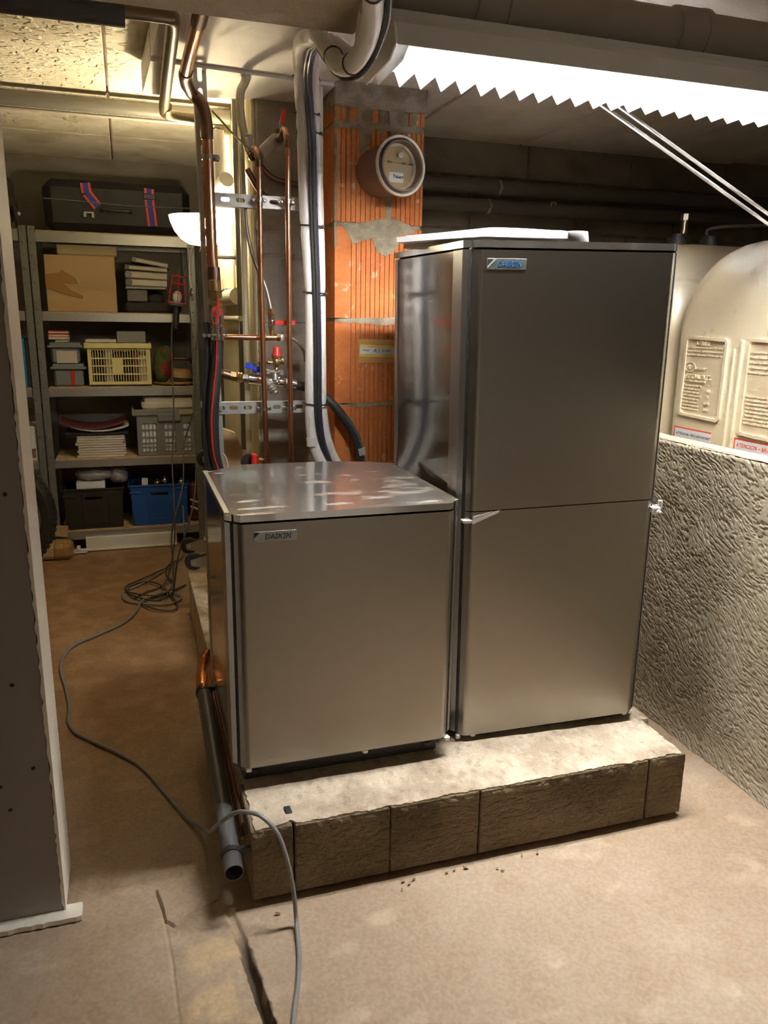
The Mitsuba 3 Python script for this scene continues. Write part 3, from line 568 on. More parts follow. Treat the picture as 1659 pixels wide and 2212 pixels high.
obj('handle', cat([cyl(hx, hx - A(0, .008, 0), .0155, 20), rotm(box(-.563, -.555, .590, .597, 1.391, 1.431, .002), 8, Y_, hx), rotm(box(-.5625, -.5545, .590, .597, 1.352, 1.391, .002), 6, Y_, hx)]), 'red', rs, 30)
obj('stem', cat([cyl(A(-.557, .61, 1.391), A(-.559, .596, 1.391), .006), hexnut(A(-.559, .593, 1.391), A(-.559, .587, 1.391), .0065)]), 'chrome', rs, False)
for x in (-.596, -.582, -.533): obj('bolt', hexnut(A(x, .63, 1.322), A(x, .613, 1.322), .006), 'chrome', rs, False)
# black insulated hose with a red stripe and two dark cables beside it
bh = thing('black_hose', 'thick ribbed black hose with red stripe hanging below the red ball valve', 'hose')
BH = A([-.556, .623, 1.330], [-.558, .623, 1.273], [-.566, .620, 1.204], [-.577, .615, 1.119], [-.581, .615, 1.034], [-.578, .618, .954], [-.563, .622, .872], [-.56, .622, .78])
obj('hose', tube(BH, .0178, 20, 14), 'black_rubber', bh)
obj('stripe', tube([[-.560, .6055, 1.322], [-.566, .603, 1.233], [-.578, .598, 1.149], [-.586, .597, 1.079], [-.587, .598, 1.008], [-.582, .601, .957], [-.566, .605, .895]], .0028, 8, 14), 'red', bh)
for i, P in enumerate(([[-.589, .640, 1.36], [-.589, .640, 1.293], [-.591, .640, 1.217], [-.602, .635, 1.133], [-.606, .630, 1.033], [-.605, .625, .888], [-.60, .625, .78]], [[-.581, .645, 1.36], [-.581, .645, 1.293], [-.582, .645, 1.203], [-.594, .640, 1.119], [-.600, .625, 1.019], [-.594, .622, .872], [-.59, .622, .78]])):
    solo('black_cable', tube(P, .0062, 10), 'black_plastic', ('outer' if i == 0 else 'inner') + ' one of two thin dark cables running down left of the black hose', 'cable', 'cables beside the black hose')
solo('white_wire', tube([[-.556, .60, .965], [-.546, .602, .950], [-.540, .605, .92], [-.538, .61, .88]], .0025, 8), 'white_plastic', 'short white wire behind the lid corner beside the black hose', 'wire')

# dark bronze-wrapped pipe, with its black insulation along the beam
bz = thing('bronze_pipe', 'dark bronze pipe dropping from the beam and turning towards the riser', 'pipe')
obj('pipe', tube([[-.678, .185, 2.020], [-.664, .93, 2.018], [-.655, .985, 2.012]], .0165, 18, 2), 'bronze_wrap', bz)
obj('elbow', tube([[-.657, .93, 2.018], [-.652, 1.0, 2.012], [-.62, 1.03, 2.014], [-.565, 1.035, 2.012], [-.535, 1.036, 2.0], [-.525, 1.036, 1.96], [-.524, 1.036, 1.90]], .0168, 18), 'bronze_wrap', bz)
obj('elbow', tube([[-.80, .150, 2.022], [-.70, .150, 2.022], [-.682, .158, 2.021], [-.6775, .19, 2.02]], .0172, 18), 'bronze_wrap', bz)
obj('insulation', cat([cyl(A(-2.6, .150, 2.022), A(-.783, .150, 2.022), .034, 24)]), 'black_rubber', bz)
# grey waste pipe under the back ceiling
gp = thing('waste_pipe', 'long grey pipe running level under the pale back ceiling tiles', 'pipe')
obj('pipe', cyl(A(-2.6, 1.40, 2.108), A(-.40, 1.40, 2.108), .0255, 24), 'waste_grey', gp)
obj('conduit', cyl(A(-2.6, 1.44, 2.083), A(-.42, 1.44, 2.083), .006, 10), 'pipe_grey', gp)

# ---------------------------------------------------------------- white insulated refrigerant pipes
b2 = lambda P: np.asarray(P, float) * 1.15 + BACK[:3, 3]
PLACE = None
TZ = [2.027, 1.949, 1.905, 1.649, 1.454, 1.111]
TZ = [z * 1.15 - .2067 for z in TZ]
def wr(r0): return lambda q: (1 + .15 * min(1, max(0, q[1] / .5))) * (r0 * (1 - .17 * max(0, 1 - min(abs(q[2] - z) for z in TZ) / .018)) if q[1] > .78 else r0)
W1 = b2([[-.371, .11, 2.004], [-.372, .18, 2.022], [-.367, .260, 2.038], [-.350, .360, 2.040], [-.325, .470, 2.022], [-.302, .560, 1.954], [-.287, .610, 1.853], [-.284, .613, 1.738], [-.279, .613, 1.633], [-.270, .613, 1.498], [-.267, .613, 1.360], [-.269, .613, 1.217], [-.270, .613, 1.114], [-.268, .613, 1.025], [-.252, .615, .956], [-.224, .617, .901], [-.18, .62, .84]])
W2 = b2([[-.337, .11, 1.998], [-.334, .18, 2.022], [-.325, .280, 2.040], [-.309, .370, 2.040], [-.284, .480, 2.017], [-.259, .570, 1.947], [-.245, .615, 1.857], [-.242, .617, 1.741], [-.238, .617, 1.608], [-.236, .617, 1.472], [-.235, .617, 1.331], [-.234, .617, 1.187], [-.233, .617, 1.113], [-.224, .617, 1.023], [-.203, .617, .954], [-.172, .619, .898], [-.13, .62, .84]])
L1 = A([-.405, -.50, 1.946], [-.390, -.42, 1.943], [-.363, -.33, 1.934], [-.346, -.26, 1.917], [-.342, -.20, 1.897], [-.347, -.13, 1.886], [-.358, -.07, 1.899], [-.362, .0, 1.945], [-.36, .12, 2.015], [-.36, .12, 2.015])
L2 = A([-.352, -.25, 1.948], [-.335, -.17, 1.930], [-.322, -.11, 1.918], [-.324, -.05, 1.926], [-.330, .05, 1.975], [-.322, .14, 2.01], [-.322, .14, 2.01])
i1 = thing('insulated_pipe', 'thicker white foam-insulated pipe, left of the strapped pair, looping up beside the light', 'pipe', None)
obj('pipe', tube(np.vstack([L1[:-1], W1]), wr(.0195), 20, 10), 'foam', i1)
PLACE = BACK
for z in (1.053, .99): obj('joint_tape', tube([[-.2695 + (1.053 - z) * .03, .613, z + .014], [-.268 + (1.053 - z) * .05, .613, z - .014]], .0203, 20, 0), 'white_plastic', i1)
PLACE = None
i2 = thing('insulated_pipe', 'slimmer white foam-insulated pipe, right of the strapped pair next to the brick pillar', 'pipe', None)
obj('pipe', tube(np.vstack([L2[:-1], W2]), wr(.0150), 20, 10), 'foam', i2)
PLACE = BACK
obj('joint_tape', tube([[-.214, .617, .985], [-.203, .617, .954]], .0158, 20, 0), 'white_plastic', i2)
CA = A([-.360, .100, 1.985], [-.352, .200, 2.008], [-.340, .290, 2.015], [-.322, .400, 2.000], [-.296, .500, 1.955], [-.276, .556, 1.882], [-.268, .582, 1.761], [-.263, .588, 1.631], [-.257, .588, 1.457], [-.2545, .588, 1.290], [-.254, .588, 1.117], [-.247, .593, 1.027], [-.228, .606, .956], [-.200, .611, .901], [-.17, .615, .85])
for i, (dx, dy, r, m_, nm) in enumerate(((-.0065, 0, .0052, 'black_plastic', 'black cable, leftmost of the bundle strapped between the white pipes'), (.0025, -.003, .0062, 'black_plastic', 'thick black cable in the middle of the bundle between the white pipes'), (.0095, .001, .0042, 'navy', 'dark blue cable at the right of the bundle between the white pipes'))):
    P = CA + A(dx, dy, 0); solo('bundle_cable', tube(P, r, 10), m_, nm, 'cable')
PLACE = None
solo('loop_cable', tube([[-.36, -.50, 1.955], [-.340, -.36, 1.952], [-.318, -.27, 1.926], [-.314, -.20, 1.900], [-.318, -.15, 1.882], [-.331, -.10, 1.873], [-.352, -.05, 1.884], [-.36, .02, 1.93], [-.362, .10, 1.98]], .0075, 10), 'black_plastic', 'black cable following the outside of the white pipe loop beside the light', 'cable')
PLACE = BACK
for i, (x, y, z) in enumerate(((-.305, .470, 2.020), (-.284, .556, 1.949), (-.270, .585, 1.905), (-.262, .596, 1.649), (-.253, .596, 1.454), (-.252, .596, 1.111))):
    w = .040; p = [[x - w, y + .016, z + .002], [x - w * .8, y + .002, z + .001], [x, y - .012, z - .001], [x + w * .7, y, z - .002], [x + w * .95, y + .016, z - .002]]
    solo('cable_tie', cat([tube(p, .0022, 6), box(x + w * .6, x + w * .8, y - .006, y + .002, z - .005, z + .003, .001)]), 'black_plastic', ('highest', 'second from the top', 'third from the top', 'fourth from the top', 'fifth from the top', 'lowest')[i] + ' black cable tie around the two upright white pipes', 'cable tie', 'ties on the upright white pipes')
PLACE = None
for i, (c_, d) in enumerate(((L1[1] * .35 + L1[2] * .65, L1[2] - L1[1]), (L1[5], L1[6] - L1[4]), (L1[6] * .4 + L1[7] * .6, L1[7] - L1[6]))):
    solo('cable_tie', ring(c_, d, .0195, .0045, .002), 'black_plastic', ('top', 'bottom', 'left')[i] + ' black tie around the loop of white pipe beside the light', 'cable tie', 'ties on the white pipe loop')
PLACE = BACK
solo('braided_hose', tube([[-.226, .645, 1.16], [-.224, .645, 1.122], [-.212, .640, 1.058], [-.197, .638, .974], [-.182, .638, .899], [-.17, .638, .84]], .0062, 12), 'zinc', 'thin braided metal hose beside the lower end of the white pipes', 'hose')
bk = thing('blue_striped_hose', 'black hose with a blue line curving down in front of the brick pillar', 'hose')
BK = A([-.311, .675, 1.169], [-.272, .682, 1.158], [-.228, .672, 1.138], [-.188, .660, 1.105], [-.148, .652, 1.055], [-.115, .648, 1.001], [-.099, .643, .947], [-.090, .640, .884], [-.088, .64, .80])
obj('hose', tube(BK, .0142, 18, 12), 'black_rubber', bk)
obj('stripe', tube(BK[3:] + A(.0085, -.0108, .0), .0022, 8, 12), 'blue_print', bk)
obj('tag', tube([[-.0965, .642, .958], [-.0925, .641, .934]], .0155, 20, 0), 'white_plastic', bk)

# ---------------------------------------------------------------- valves and fittings
v1 = thing('drain_valve', 'chrome valve with red lever standing on a brass tee behind the copper pipes', 'valve')
obj('tee', cat([cyl(A(-.412, .655, 1.316), A(-.364, .655, 1.317), .0095), cyl(A(-.3845, .655, 1.318), A(-.3845, .655, 1.345), .0085), hexnut(A(-.412, .655, 1.316), A(-.402, .655, 1.316), .0115), hexnut(A(-.370, .655, 1.317), A(-.360, .655, 1.317), .0135)]), 'brass', v1, 20)
obj('copper_stub', cyl(A(-.560, .655, 1.317), A(-.410, .655, 1.316), .0085), 'copper', v1)
obj('body', cat([hexnut(A(-.3845, .655, 1.340), A(-.3845, .655, 1.352), .0105), lathe([(.0085, 0), (.0105, .002), (.0105, .014), (.009, .018), (.0105, .022), (.0105, .030), (.008, .032)], A(-.3848, .655, 1.352), Z_), cyl(A(-.3845, .655, 1.365), A(-.368, .650, 1.365), .004)]), 'chrome', v1, 25)
obj('lever', cat([box(-.372, -.312, .644, .647, 1.3555, 1.3695, .001), box(-.377, -.365, .644, .650, 1.357, 1.368, .001)]), 'red', v1, False)
obj('nut', hexnut(A(-.386, .655, 1.384), A(-.3862, .655, 1.391), .0125), 'brass', v1, False)
obj('nut', hexnut(A(-.386, .655, 1.391), A(-.3867, .655, 1.404), .0105), 'chrome', v1, False)
obj('hose', tube([[-.387, .655, 1.400], [-.388, .655, 1.411], [-.402, .660, 1.472], [-.432, .668, 1.545], [-.450, .680, 1.632], [-.4535, .690, 1.728], [-.457, .715, 1.863], [-.447, .77, 1.925]], .0055, 12, 12), 'zinc', v1)
obj('union', cat([hexnut(A(-.358, .655, 1.317), A(-.338, .655, 1.318), .0105), cyl(A(-.338, .655, 1.318), A(-.328, .656, 1.317), .007)]), 'white_plastic', v1, False)
obj('side_hose', tube([[-.330, .656, 1.318], [-.318, .660, 1.313], [-.300, .668, 1.302], [-.275, .690, 1.272], [-.27, .70, 1.24]], .0045, 10), 'zinc', v1)
v2 = thing('valve_assembly', 'level row of brass and chrome fittings with blue handle and red-capped safety valve', 'valve')
vy = .675
def seg(x0, z0, x1, z1, r, s=20): return tube([[x0, vy, z0], [x1, vy, z1]], r, s, 0)
obj('coupling', cat([seg(-.540, 1.2035, -.516, 1.198, .0155), seg(-.545, 1.204, -.540, 1.2035, .011)]), 'copper_dark', v2)
obj('nut', seg(-.516, 1.198, -.499, 1.194, .0165, 6), 'brass', v2, False)
obj('union', cat([lathe([(.012, 0), (.0165, .002), (.015, .006), (.0168, .010), (.0150, .014), (.0165, .018), (.012, .022)], A(-.499, vy, 1.193), A(1, 0, -.1))]), 'brass', v2)
obj('nut', seg(-.478, 1.190, -.462, 1.188, .0145, 6), 'chrome', v2, False)
obj('body', cat([lathe([(.013, 0), (.0175, .003), (.0175, .048), (.0145, .056), (.0135, .062), (.0135, .096), (.017, .102), (.017, .118), (.012, .120)], A(-.462, vy, 1.188), A(1, 0, -.115), 24), cyl(A(-.437, .668, 1.20), A(-.437, .655, 1.226), .0035)]), 'chrome', v2, 30)
obj('strainer', lathe([(.011, 0), (.013, .016), (.0165, .018), (.0165, .022), (.0145, .024), (.0165, .028), (.0165, .034), (.0145, .036), (.0155, .044), (.010, .046), (.010, .054), (0, .054)], A(-.404, .668, 1.180), A(.52, -.48, -.70), 24), 'zinc', v2, 30)
obj('handle', cat([rotm(box(-.470, -.445, .653, .659, 1.216, 1.234, .003), 12, Y_, A(-.44, .655, 1.22)), blob((-.437, .656, 1.218), (.012, .005, .010), 2), rotm(box(-.436, -.424, .653, .659, 1.208, 1.228, .003), -8, Y_, A(-.43, .655, 1.22))]), 'blue', v2, 30)
obj('bonnet_screw', hexnut(A(-.440, .652, 1.230), A(-.440, .652, 1.238), .005), 'chrome', v2, False)
obj('branch', lathe([(.012, 0), (.009, .016), (.007, .022), (.007, .030)], A(-.375, .668, 1.184), Z_, 20), 'zinc', v2)
obj('clamp', cat([box(-.404, -.346, .660, .676, 1.206, 1.215, .002), rotm(box(-.404, -.392, .658, .678, 1.203, 1.218, .002), 10, Y_, A(-.4, .66, 1.21)), rotm(box(-.358, -.345, .656, .662, 1.198, 1.218, .002), 20, Y_, A(-.35, .66, 1.21))]), 'zinc', v2, False)
sv = obj('safety_valve', cat([lathe([(.007, 0), (.009, .004), (.0075, .010), (.0125, .018), (.0135, .028), (.011, .036), (.0135, .040), (.0135, .048)], A(-.371, .665, 1.213), Z_, 20), cyl(A(-.371, .665, 1.240), A(-.351, .662, 1.244), .0105), lathe([(.0105, 0), (.0125, .002), (.0125, .008), (0, .009)], A(-.356, .663, 1.244), A(1, -.1, .1), 18), cyl(A(-.371, .665, 1.238), A(-.391, .663, 1.238), .006), hexnut(A(-.391, .663, 1.238), A(-.400, .662, 1.239), .0065)]), 'brass', v2, 30)
obj('cap', lathe([(.0155, 0), (.0155, .004), (.0135, .008), (.010, .026), (.008, .029), (0, .029)], A(-.369, .665, 1.259), Z_, 18), 'red', sv, 30)
obj('outlet', cat([seg(-.343, 1.1735, -.325, 1.1715, .0175, 6), seg(-.325, 1.1715, -.306, 1.169, .0150)]), 'chrome', v2, 20)
# small automatic vent half hidden behind the low cabinet
av = thing('vent_valve', 'small brass and red vent valve peeping over the back edge of the low cabinet', 'valve')
obj('red_cap', lathe([(.0105, 0), (.0105, .034), (.008, .038), (0, .038)], A(-.450, .655, .912), Z_, 18), 'red', av, 30)
obj('body', lathe([(.012, -.1), (.012, .028), (.0135, .030), (.0135, .034), (.010, .038), (.003, .040), (.003, .046), (0, .046)], A(-.427, .645, .897), Z_, 18), 'brass', av, 30)
obj('mount', cyl(A(-.445, .662, .83), A(-.45, .655, .912), .006), 'zinc', av)
obj('gauge', lathe([(0, .0), (.024, 0), (.026, .004), (.026, .018), (0, .018)], A(-.462, .69, .918), A(-.2, -1, .1), 24), 'black_plastic', av, 30)
# fittings at the top behind the two pipes
tv = thing('header_pipe', 'short thick grey pipe slanting between the tops of the two copper pipes', 'pipe')
obj('pipe', cyl(A(-.408, .700, 1.850), A(-.330, .79, 1.928), .0185, 22), 'pipe_grey', tv)
obj('end_fitting', cat([cyl(A(-.338, .78, 1.92), A(-.322, .80, 1.938), .0205, 20), cyl(A(-.336, .80, 1.915), A(-.336, .68, 1.913), .0105), ]), 'copper_dark', tv, 30)
obj('end_fitting', cat([lathe([(.010, 0), (.0165, .003), (.0165, .012), (.013, .015), (.0165, .018), (.0165, .026), (.010, .03)], A(-.427, .70, 1.862), A(.1, -.6, -.5), 18), cyl(A(-.427, .72, 1.850), A(-.427, .68, 1.852), .0105)]), 'copper_dark', tv, 30)
obj('bleed_valve', cat([box(-.438, -.425, .70, .712, 1.872, 1.905, .002), box(-.446, -.418, .70, .71, 1.900, 1.911, .002)]), 'zinc', tv, False)
obj('tap', cat([cyl(A(-.338, .69, 1.918), A(-.340, .682, 1.946), .006), box(-.345, -.335, .678, .686, 1.940, 1.952, .001)]), 'zinc', tv, 20)
obj('lever', rotm(box(-.3445, -.3315, .676, .681, 1.944, 1.982, .002), 12, Y_, A(-.338, .68, 1.945)), 'red', tv, False)
solo('grey_conduit', tube([[-.436, .68, 2.07], [-.446, .692, 2.045], [-.457, .695, 2.022], [-.457, .715, 1.980], [-.448, .735, 1.934], [-.430, .775, 1.892], [-.412, .79, 1.862]], .0128, 14), 'cream_pvc', 'pale foam-covered pipe bending down from the white board to the fittings', 'pipe')
solo('earth_wire', tube([[-.547, .655, 1.955], [-.52, .652, 1.928], [-.493, .655, 1.902], [-.437, .690, 1.866]], .0028, 8), 'yellow_wire', 'thin green-yellow earth wire slanting from the riser to the fittings', 'wire')
# pipes in the dark behind: two brown curved pipes on the spur wall
solo('brown_pipe', tube([[-.40, .86, 1.90], [-.36, .875, 1.84], [-.31, .88, 1.815], [-.22, .885, 1.805]], .0085, 12), 'copper_dark', 'upper brown pipe curving across the dark wall behind the copper pair', 'pipe')
solo('brown_pipe', tube([[-.42, .86, 1.84], [-.37, .875, 1.77], [-.31, .88, 1.745], [-.22, .885, 1.735]], .0095, 12), 'copper_dark', 'lower brown pipe curving across the dark wall behind the copper pair', 'pipe')

PLACE = None
# ---------------------------------------------------------------- fluorescent fitting above the cabinets
lf = thing('fluorescent_fitting', 'long white fluorescent ceiling light with zigzag louvre blades above the cabinets', 'ceiling light')
FX0, FX1, fy = -.276, 1.03, -.086
def sheet(pts, x0, x1, t=.0016):
    p = sg.LineString(pts).buffer(t / 2, cap_style=2, join_style=2); return ext(p, x1 - x0, A(x0, 0, 0), Y_, Z_)
mir = lambda P: [(2 * fy - y, z) for y, z in P]
side = [(-.153, 1.977), (-.1966, 1.951), (-.209, 1.908)]; far = [(-.153, 1.977), (-.1966, 1.956), (-.209, 1.930)]
obj('housing', cat([box(FX0, FX1, -.125, -.047, 1.978, 2.002, .003), sheet([(-.153, 1.977), (-.019, 1.977)], FX0, FX1, .003)]), 'fitting_paint', lf, False)
obj('reflector', sheet(side, FX0, FX1), 'fitting_paint', lf, False)
obj('reflector', sheet(mir(far), FX0, FX1), 'louvre', lf, False)
hexp = sg.Polygon(side + [(-.1715, 1.889), (-.006, 1.884)] + mir(far)[::-1])
obj('end_plate', ext(hexp, .0035, A(FX0 - .004, 0, 0), Y_, Z_), 'louvre', lf, False)
tubes_y = (-.128, -.044)
bl = hexp.buffer(-.0022).difference(unary_union([sg.box(y - .016, 1.932, y + .016, 1.99) for y in tubes_y]))
blade = ext(bl, .0012, A(0, 0, 0), Y_, Z_)
for x in np.arange(FX0 + .025, FX1, .0502):
    m = blade.copy(); m.apply_translation((x, 0, 0)); obj('louvre_blade', m, 'louvre', lf, False)
for y in tubes_y:
    k = key('tube', lf); scene[k] = mikit.ply(cyl(A(FX0 + .03, y, 1.951), A(FX1 - .03, y, 1.951), .013, 14), 'mat_emit_white', smooth=30, emitter={'type': 'area', 'radiance': {'type': 'rgb', 'value': TUBE}})
    for x in (FX0 + .004, FX1 - .028): obj('socket', box(x, x + .024, y - .012, y + .012, 1.935, 1.976, .002), 'white_plastic', lf, False)

dp = thing('drain_pipe', 'wide grey drain pipe under the ceiling directly above the light fitting', 'pipe')
obj('pipe', cyl(A(-.318, -.063, 2.057), A(3.05, -.063, 2.057), .0495, 32), 'pipe_grey', dp)
for x in (.50, -.02): obj('socket', lathe([(.049, -.04), (.056, -.038), (.056, .03), (.0535, .034), (.0575, .036), (.0575, .05), (.049, .052)], A(x, -.063, 2.057), X_, 32), 'pipe_grey', dp, 30)
PLACE = BACK
for z, y, r, xc, nm in ((1.907, 1.265, .029, .664, 'upper one of two thick lagged pipes running along the dark block wall'), (1.834, 1.262, .027, .619, 'lower one of two thick lagged pipes running along the dark block wall')):
    t = thing('lagged_pipe', nm, 'pipe'); obj('pipe', cyl(A(-.168, y, z - .004), A(2.4, y, z + .009), r, 24), 'pipe_dark', t)
    obj('clip', cat([ring(A(xc, y, z), X_, r, .011), box(xc - .006, xc + .006, y - r - .008, y - r, z - .012, z + .008, .001)]), 'zinc', t, False)
solo('wall_hook', cat([box(.893, .896, 1.229, 1.2335, 1.842, 1.862, 0), box(.913, .916, 1.229, 1.2335, 1.846, 1.862, 0), box(.893, .916, 1.229, 1.2335, 1.859, 1.862, 0)]), 'white_paint', 'small pale bracket on the lower lagged pipe', 'bracket', smooth=False)
PLACE = None
for i, (a, b) in enumerate((((-.138, .15, 2.194), (1.098, .15, 1.637)), ((-.082, .15, 2.194), (1.102, .15, 1.661)))):
    solo('hanger_rod', tube([a, b], .0052, 10, 0), 'rod', ('lower' if i == 0 else 'upper') + ' of two shiny thin rods slanting down right of the light', 'rod')

# ---------------------------------------------------------------- oil tanks behind the low wall
def tank(x0, x1, y0, y1, zt, ry=.215, rz=.33):
    a_ = np.linspace(0, np.pi / 2, 14); prof = [(y1 - ry + ry * np.cos(t), zt - rz + rz * np.sin(t)) for t in a_] + [(y0 + ry - ry * np.cos(t), zt - rz + rz * np.sin(t)) for t in a_[::-1]]
    prof += [(y0 + .02, .04), (y1 - .02, .04)]; prof = np.array(prof); P = []; cy = (y0 + y1) / 2
    for t in np.linspace(0, np.pi / 2, 7):              # rounded front and back edges, the dome drawn in towards the ends
        e = 1 - np.sin(t); up = np.clip((prof[:, 1] - (zt - rz)) / rz, 0, 1)
        ins = .045 * e + .0 * up; q = np.stack([cy + (prof[:, 0] - cy) * (1 - ins / (.5 * (y1 - y0))), prof[:, 1] - (.12 * e * up)], 1)
        d = (.045 + .16 * up ** 2) * (1 - np.cos(t))
        for s in (0, 1): P.append(np.stack([x0 + d if not s else x1 - d, q[:, 0], q[:, 1]], 1))
    return trimesh.convex.convex_hull(np.vstack(P))
TX = 1.10
t1 = thing('oil_tank', 'large cream plastic oil tank with embossed panel nearest behind the low rendered wall', 'tank')
obj('shell', tank(TX, 1.85, -.26, .622, 1.660), 'tank', t1, 40)
def panel(ya, yb, z0, z1, root):
    p = rrect(-ya, -yb, z0, z1, .012); p = affinity.skew(p, ys=-1.5, origin=(-ya, z1))
    k = obj('label_panel', ext(p.buffer(.007).difference(p.buffer(-.004)), .0075, A(TX + .001, 0, 0), -Y_, Z_), 'tank', root, False)
    obj('recess_shade', ext(p.buffer(-.003), .002, A(TX + .001, 0, 0), -Y_, Z_), 'tank_recess_shade', k, False); return k  # flat plate coloured darker to stand in for shade inside a recess
p1 = panel(.550, .350, 1.062, 1.331, t1); p2 = panel(.246, .040, 1.03, 1.331, t1)
def emb(lines, root, name='embossed_text'):
    obj(name, cat([text(s, h, A(TX - .001, y, z), -Y_, Z_, .0032, b) for s, h, y, z, b in lines]), 'tank', root, False)
def rows(y, z0, n, dz, w, seed):
    r = np.random.RandomState(seed); out = []
    for i in range(n):
        x = 0
        while x < w:
            l = r.uniform(.006, .02); out.append(box(TX - .0032, TX + .001, y - x - l, y - x, z0 - i * dz, z0 - i * dz + .0045, 0)); x += l + .003
    return cat(out)
emb([('LENTZ', .015, .497, 1.307, True), ('NF', .014, .532, 1.222, True), ('Licence N°', .008, .492, 1.222, False), ('SOTRALENTZ', .0145, .538, 1.190, True), ('F-67320 DRULINGEN', .0075, .542, 1.178, False), ('5 N', .009, .425, 1.148, False), ('72', .009, .425, 1.126, False), ('1300', .008, .43, 1.104, False), ('1000', .008, .43, 1.082, False)], p1)
obj_stuff('embossed_lines', cat([rows(.545, 1.296, 1, .01, .17, 1), rows(.546, 1.283, 1, .01, .18, 2), rows(.547, 1.270, 1, .01, .17, 3), rows(.549, 1.162, 8, .0118, .09, 4)]), 'tank', p1, False)
obj('ring', ext(affinity.scale(sg.Point(0, 0).buffer(.02, 16), 1.35, .85).exterior.buffer(.0016), .0022, A(TX - .001, .521, 1.229), -Y_, Z_), 'tank', p1, False)
obj_stuff('embossed_lines', cat([rows(.24, 1.29, 5, .016, .17, 5), rows(.235, 1.15, 8, .0125, .18, 6)]), 'tank', p2, False)
obj('rib', cat([box(TX - .006, TX + .01, .307, .317, .1, 1.30, .003), box(TX - .008, TX + .01, .272, .285, .1, 1.33, .003)]), 'tank', t1, False)
for i, (ya, yb, s, sl) in enumerate(((.572, .378, 'ATTENTION-TRES IMPORTANT', .3), (.264, .02, 'ATENCION - MUY IMPORTANTE', .15))):
    st = obj('warning_sticker', box(TX - .0012, TX + .001, yb, ya, .905, 1.012, 0), 'sticker_red', t1, False, label='red-edged white warning sticker')
    obj('sticker_face', box(TX - .0018, TX, yb - .0, ya - .006, .910, 1.0065, 0), 'paper', st, False)
    obj('lettering', text(s, .0085 if not i else .0125, A(TX - .0019, ya - .012, .984), -Y_, Z_, .0004, bool(i), sl), 'sticker_red' if i else 'ink', st, False)
t2 = thing('oil_tank', 'cream oil tank farther back, its domed top showing behind the tall cabinet', 'tank')
obj('shell', tank(TX + .02, 1.87, .665, 1.24, 1.685), 'tank', t2, 40)
for x, y in ((1.36, 1.0), (1.52, 1.0)):
    obj('cap', cat([cyl(A(x, y, 1.66), A(x, y, 1.72), .045, 20), cyl(A(x, y, 1.72), A(x, y, 1.735), .030, 20)]), 'black_plastic', t2, 30)
obj('fill_pipe', cat([cyl(A(1.385, 1.0, 1.73), A(1.385, 1.0, 1.79), .013), hexnut(A(1.385, 1.0, 1.79), A(1.385, 1.0, 1.815), .018)]), 'brass', t2, 20)
obj('vent_line', tube([[1.5, 1.0, 1.735], [1.52, 1.0, 1.765], [1.7, .95, 1.78], [2.4, .9, 1.80]], .006, 8), 'zinc', t2)

# ---------------------------------------------------------------- along the plinth: drain, copper lines, cord
dr_ = thing('waste_drain', 'dark grey plastic drain pipe along the left side of the plinth', 'pipe')
PV = A([-.652, .505, .214], [-.655, .09, .166], [-.657, -.268, .128])
obj('pipe', lathe([(.0205, 0), (.0222, 0), (.0222, .776), (.0205, .776), (.0205, .74)], PV[0], PV[2] - PV[0], 24), 'grey_pvc', dr_)
obj('wrapped_elbow', lumpy(tube([[-.652, .485, .216], [-.6505, .53, .222], [-.646, .575, .243], [-.634, .61, .275], [-.618, .625, .302]], [.020, .0225, .023, .021, .012], 16, 8), .0035, 70, 5), 'foil', dr_, 30, label='shiny copper-coloured wrapped elbow')
dd = PV[2] - PV[0]
for t in (.014, .72):
    c_ = PV[0] + dd * t; obj('clamp', cat([ring(c_, dd, .0222, .014, .003), box(c_[0] + .018, -.609, c_[1] - .006, c_[1] + .006, c_[2] + .004, c_[2] + .018, .002)]), 'black_plastic', dr_, False)
for i, (x, z0, z1) in enumerate(((-.6205, .188, .176), (-.6225, .158, .138))):
    solo('copper_line', tube([[x, .62, z0], [x, .2, (z0 + z1) / 2], [x, -.16, z1]], .006, 10), 'copper_dark', ('upper' if not i else 'lower') + ' of two thin brown copper lines fixed along the left flank of the plinth', 'pipe')
cord = [[-.561, 2.74, .30], [-.565, 2.70, .08], [-.60, 2.62, .012], [-.703, 2.424, .008], [-.833, 2.220, .008], [-.907, 2.145, .008], [-.898, 2.002, .008], [-.795, 1.920, .010], [-.687, 1.897, .010], [-.634, 1.976, .012], [-.70, 2.06, .016], [-.816, 1.966, .016], [-.848, 1.845, .010], [-.907, 1.709, .007], [-1.010, 1.598, .007], [-1.101, 1.508, .007], [-1.140, 1.406, .007], [-1.147, 1.270, .007], [-1.114, 1.074, .007], [-1.093, .918, .007], [-1.090, .821, .007], [-1.064, .735, .007], [-1.006, .656, .007], [-.918, .547, .007], [-.849, .439, .007], [-.787, .278, .007], [-.737, .144, .009], [-.702, .06, .03], [-.694, -.06, .10], [-.685, -.115, .150], [-.660, -.165, .205], [-.638, -.20, .240], [-.616, -.225, .252], [-.588, -.250, .252], [-.556, -.28, .220], [-.538, -.305, .156], [-.528, -.318, .082], [-.526, -.334, .018], [-.537, -.415, .007], [-.554, -.488, .007], [-.575, -.554, .007], [-.597, -.624, .007], [-.65, -.76, .007], [-.75, -1.0, .007]]
solo('power_cord', tube(cord, .0052, 10, 10), 'grey_cord', 'long grey power cord winding over the floor and up over the drain and plinth edge', 'cord')
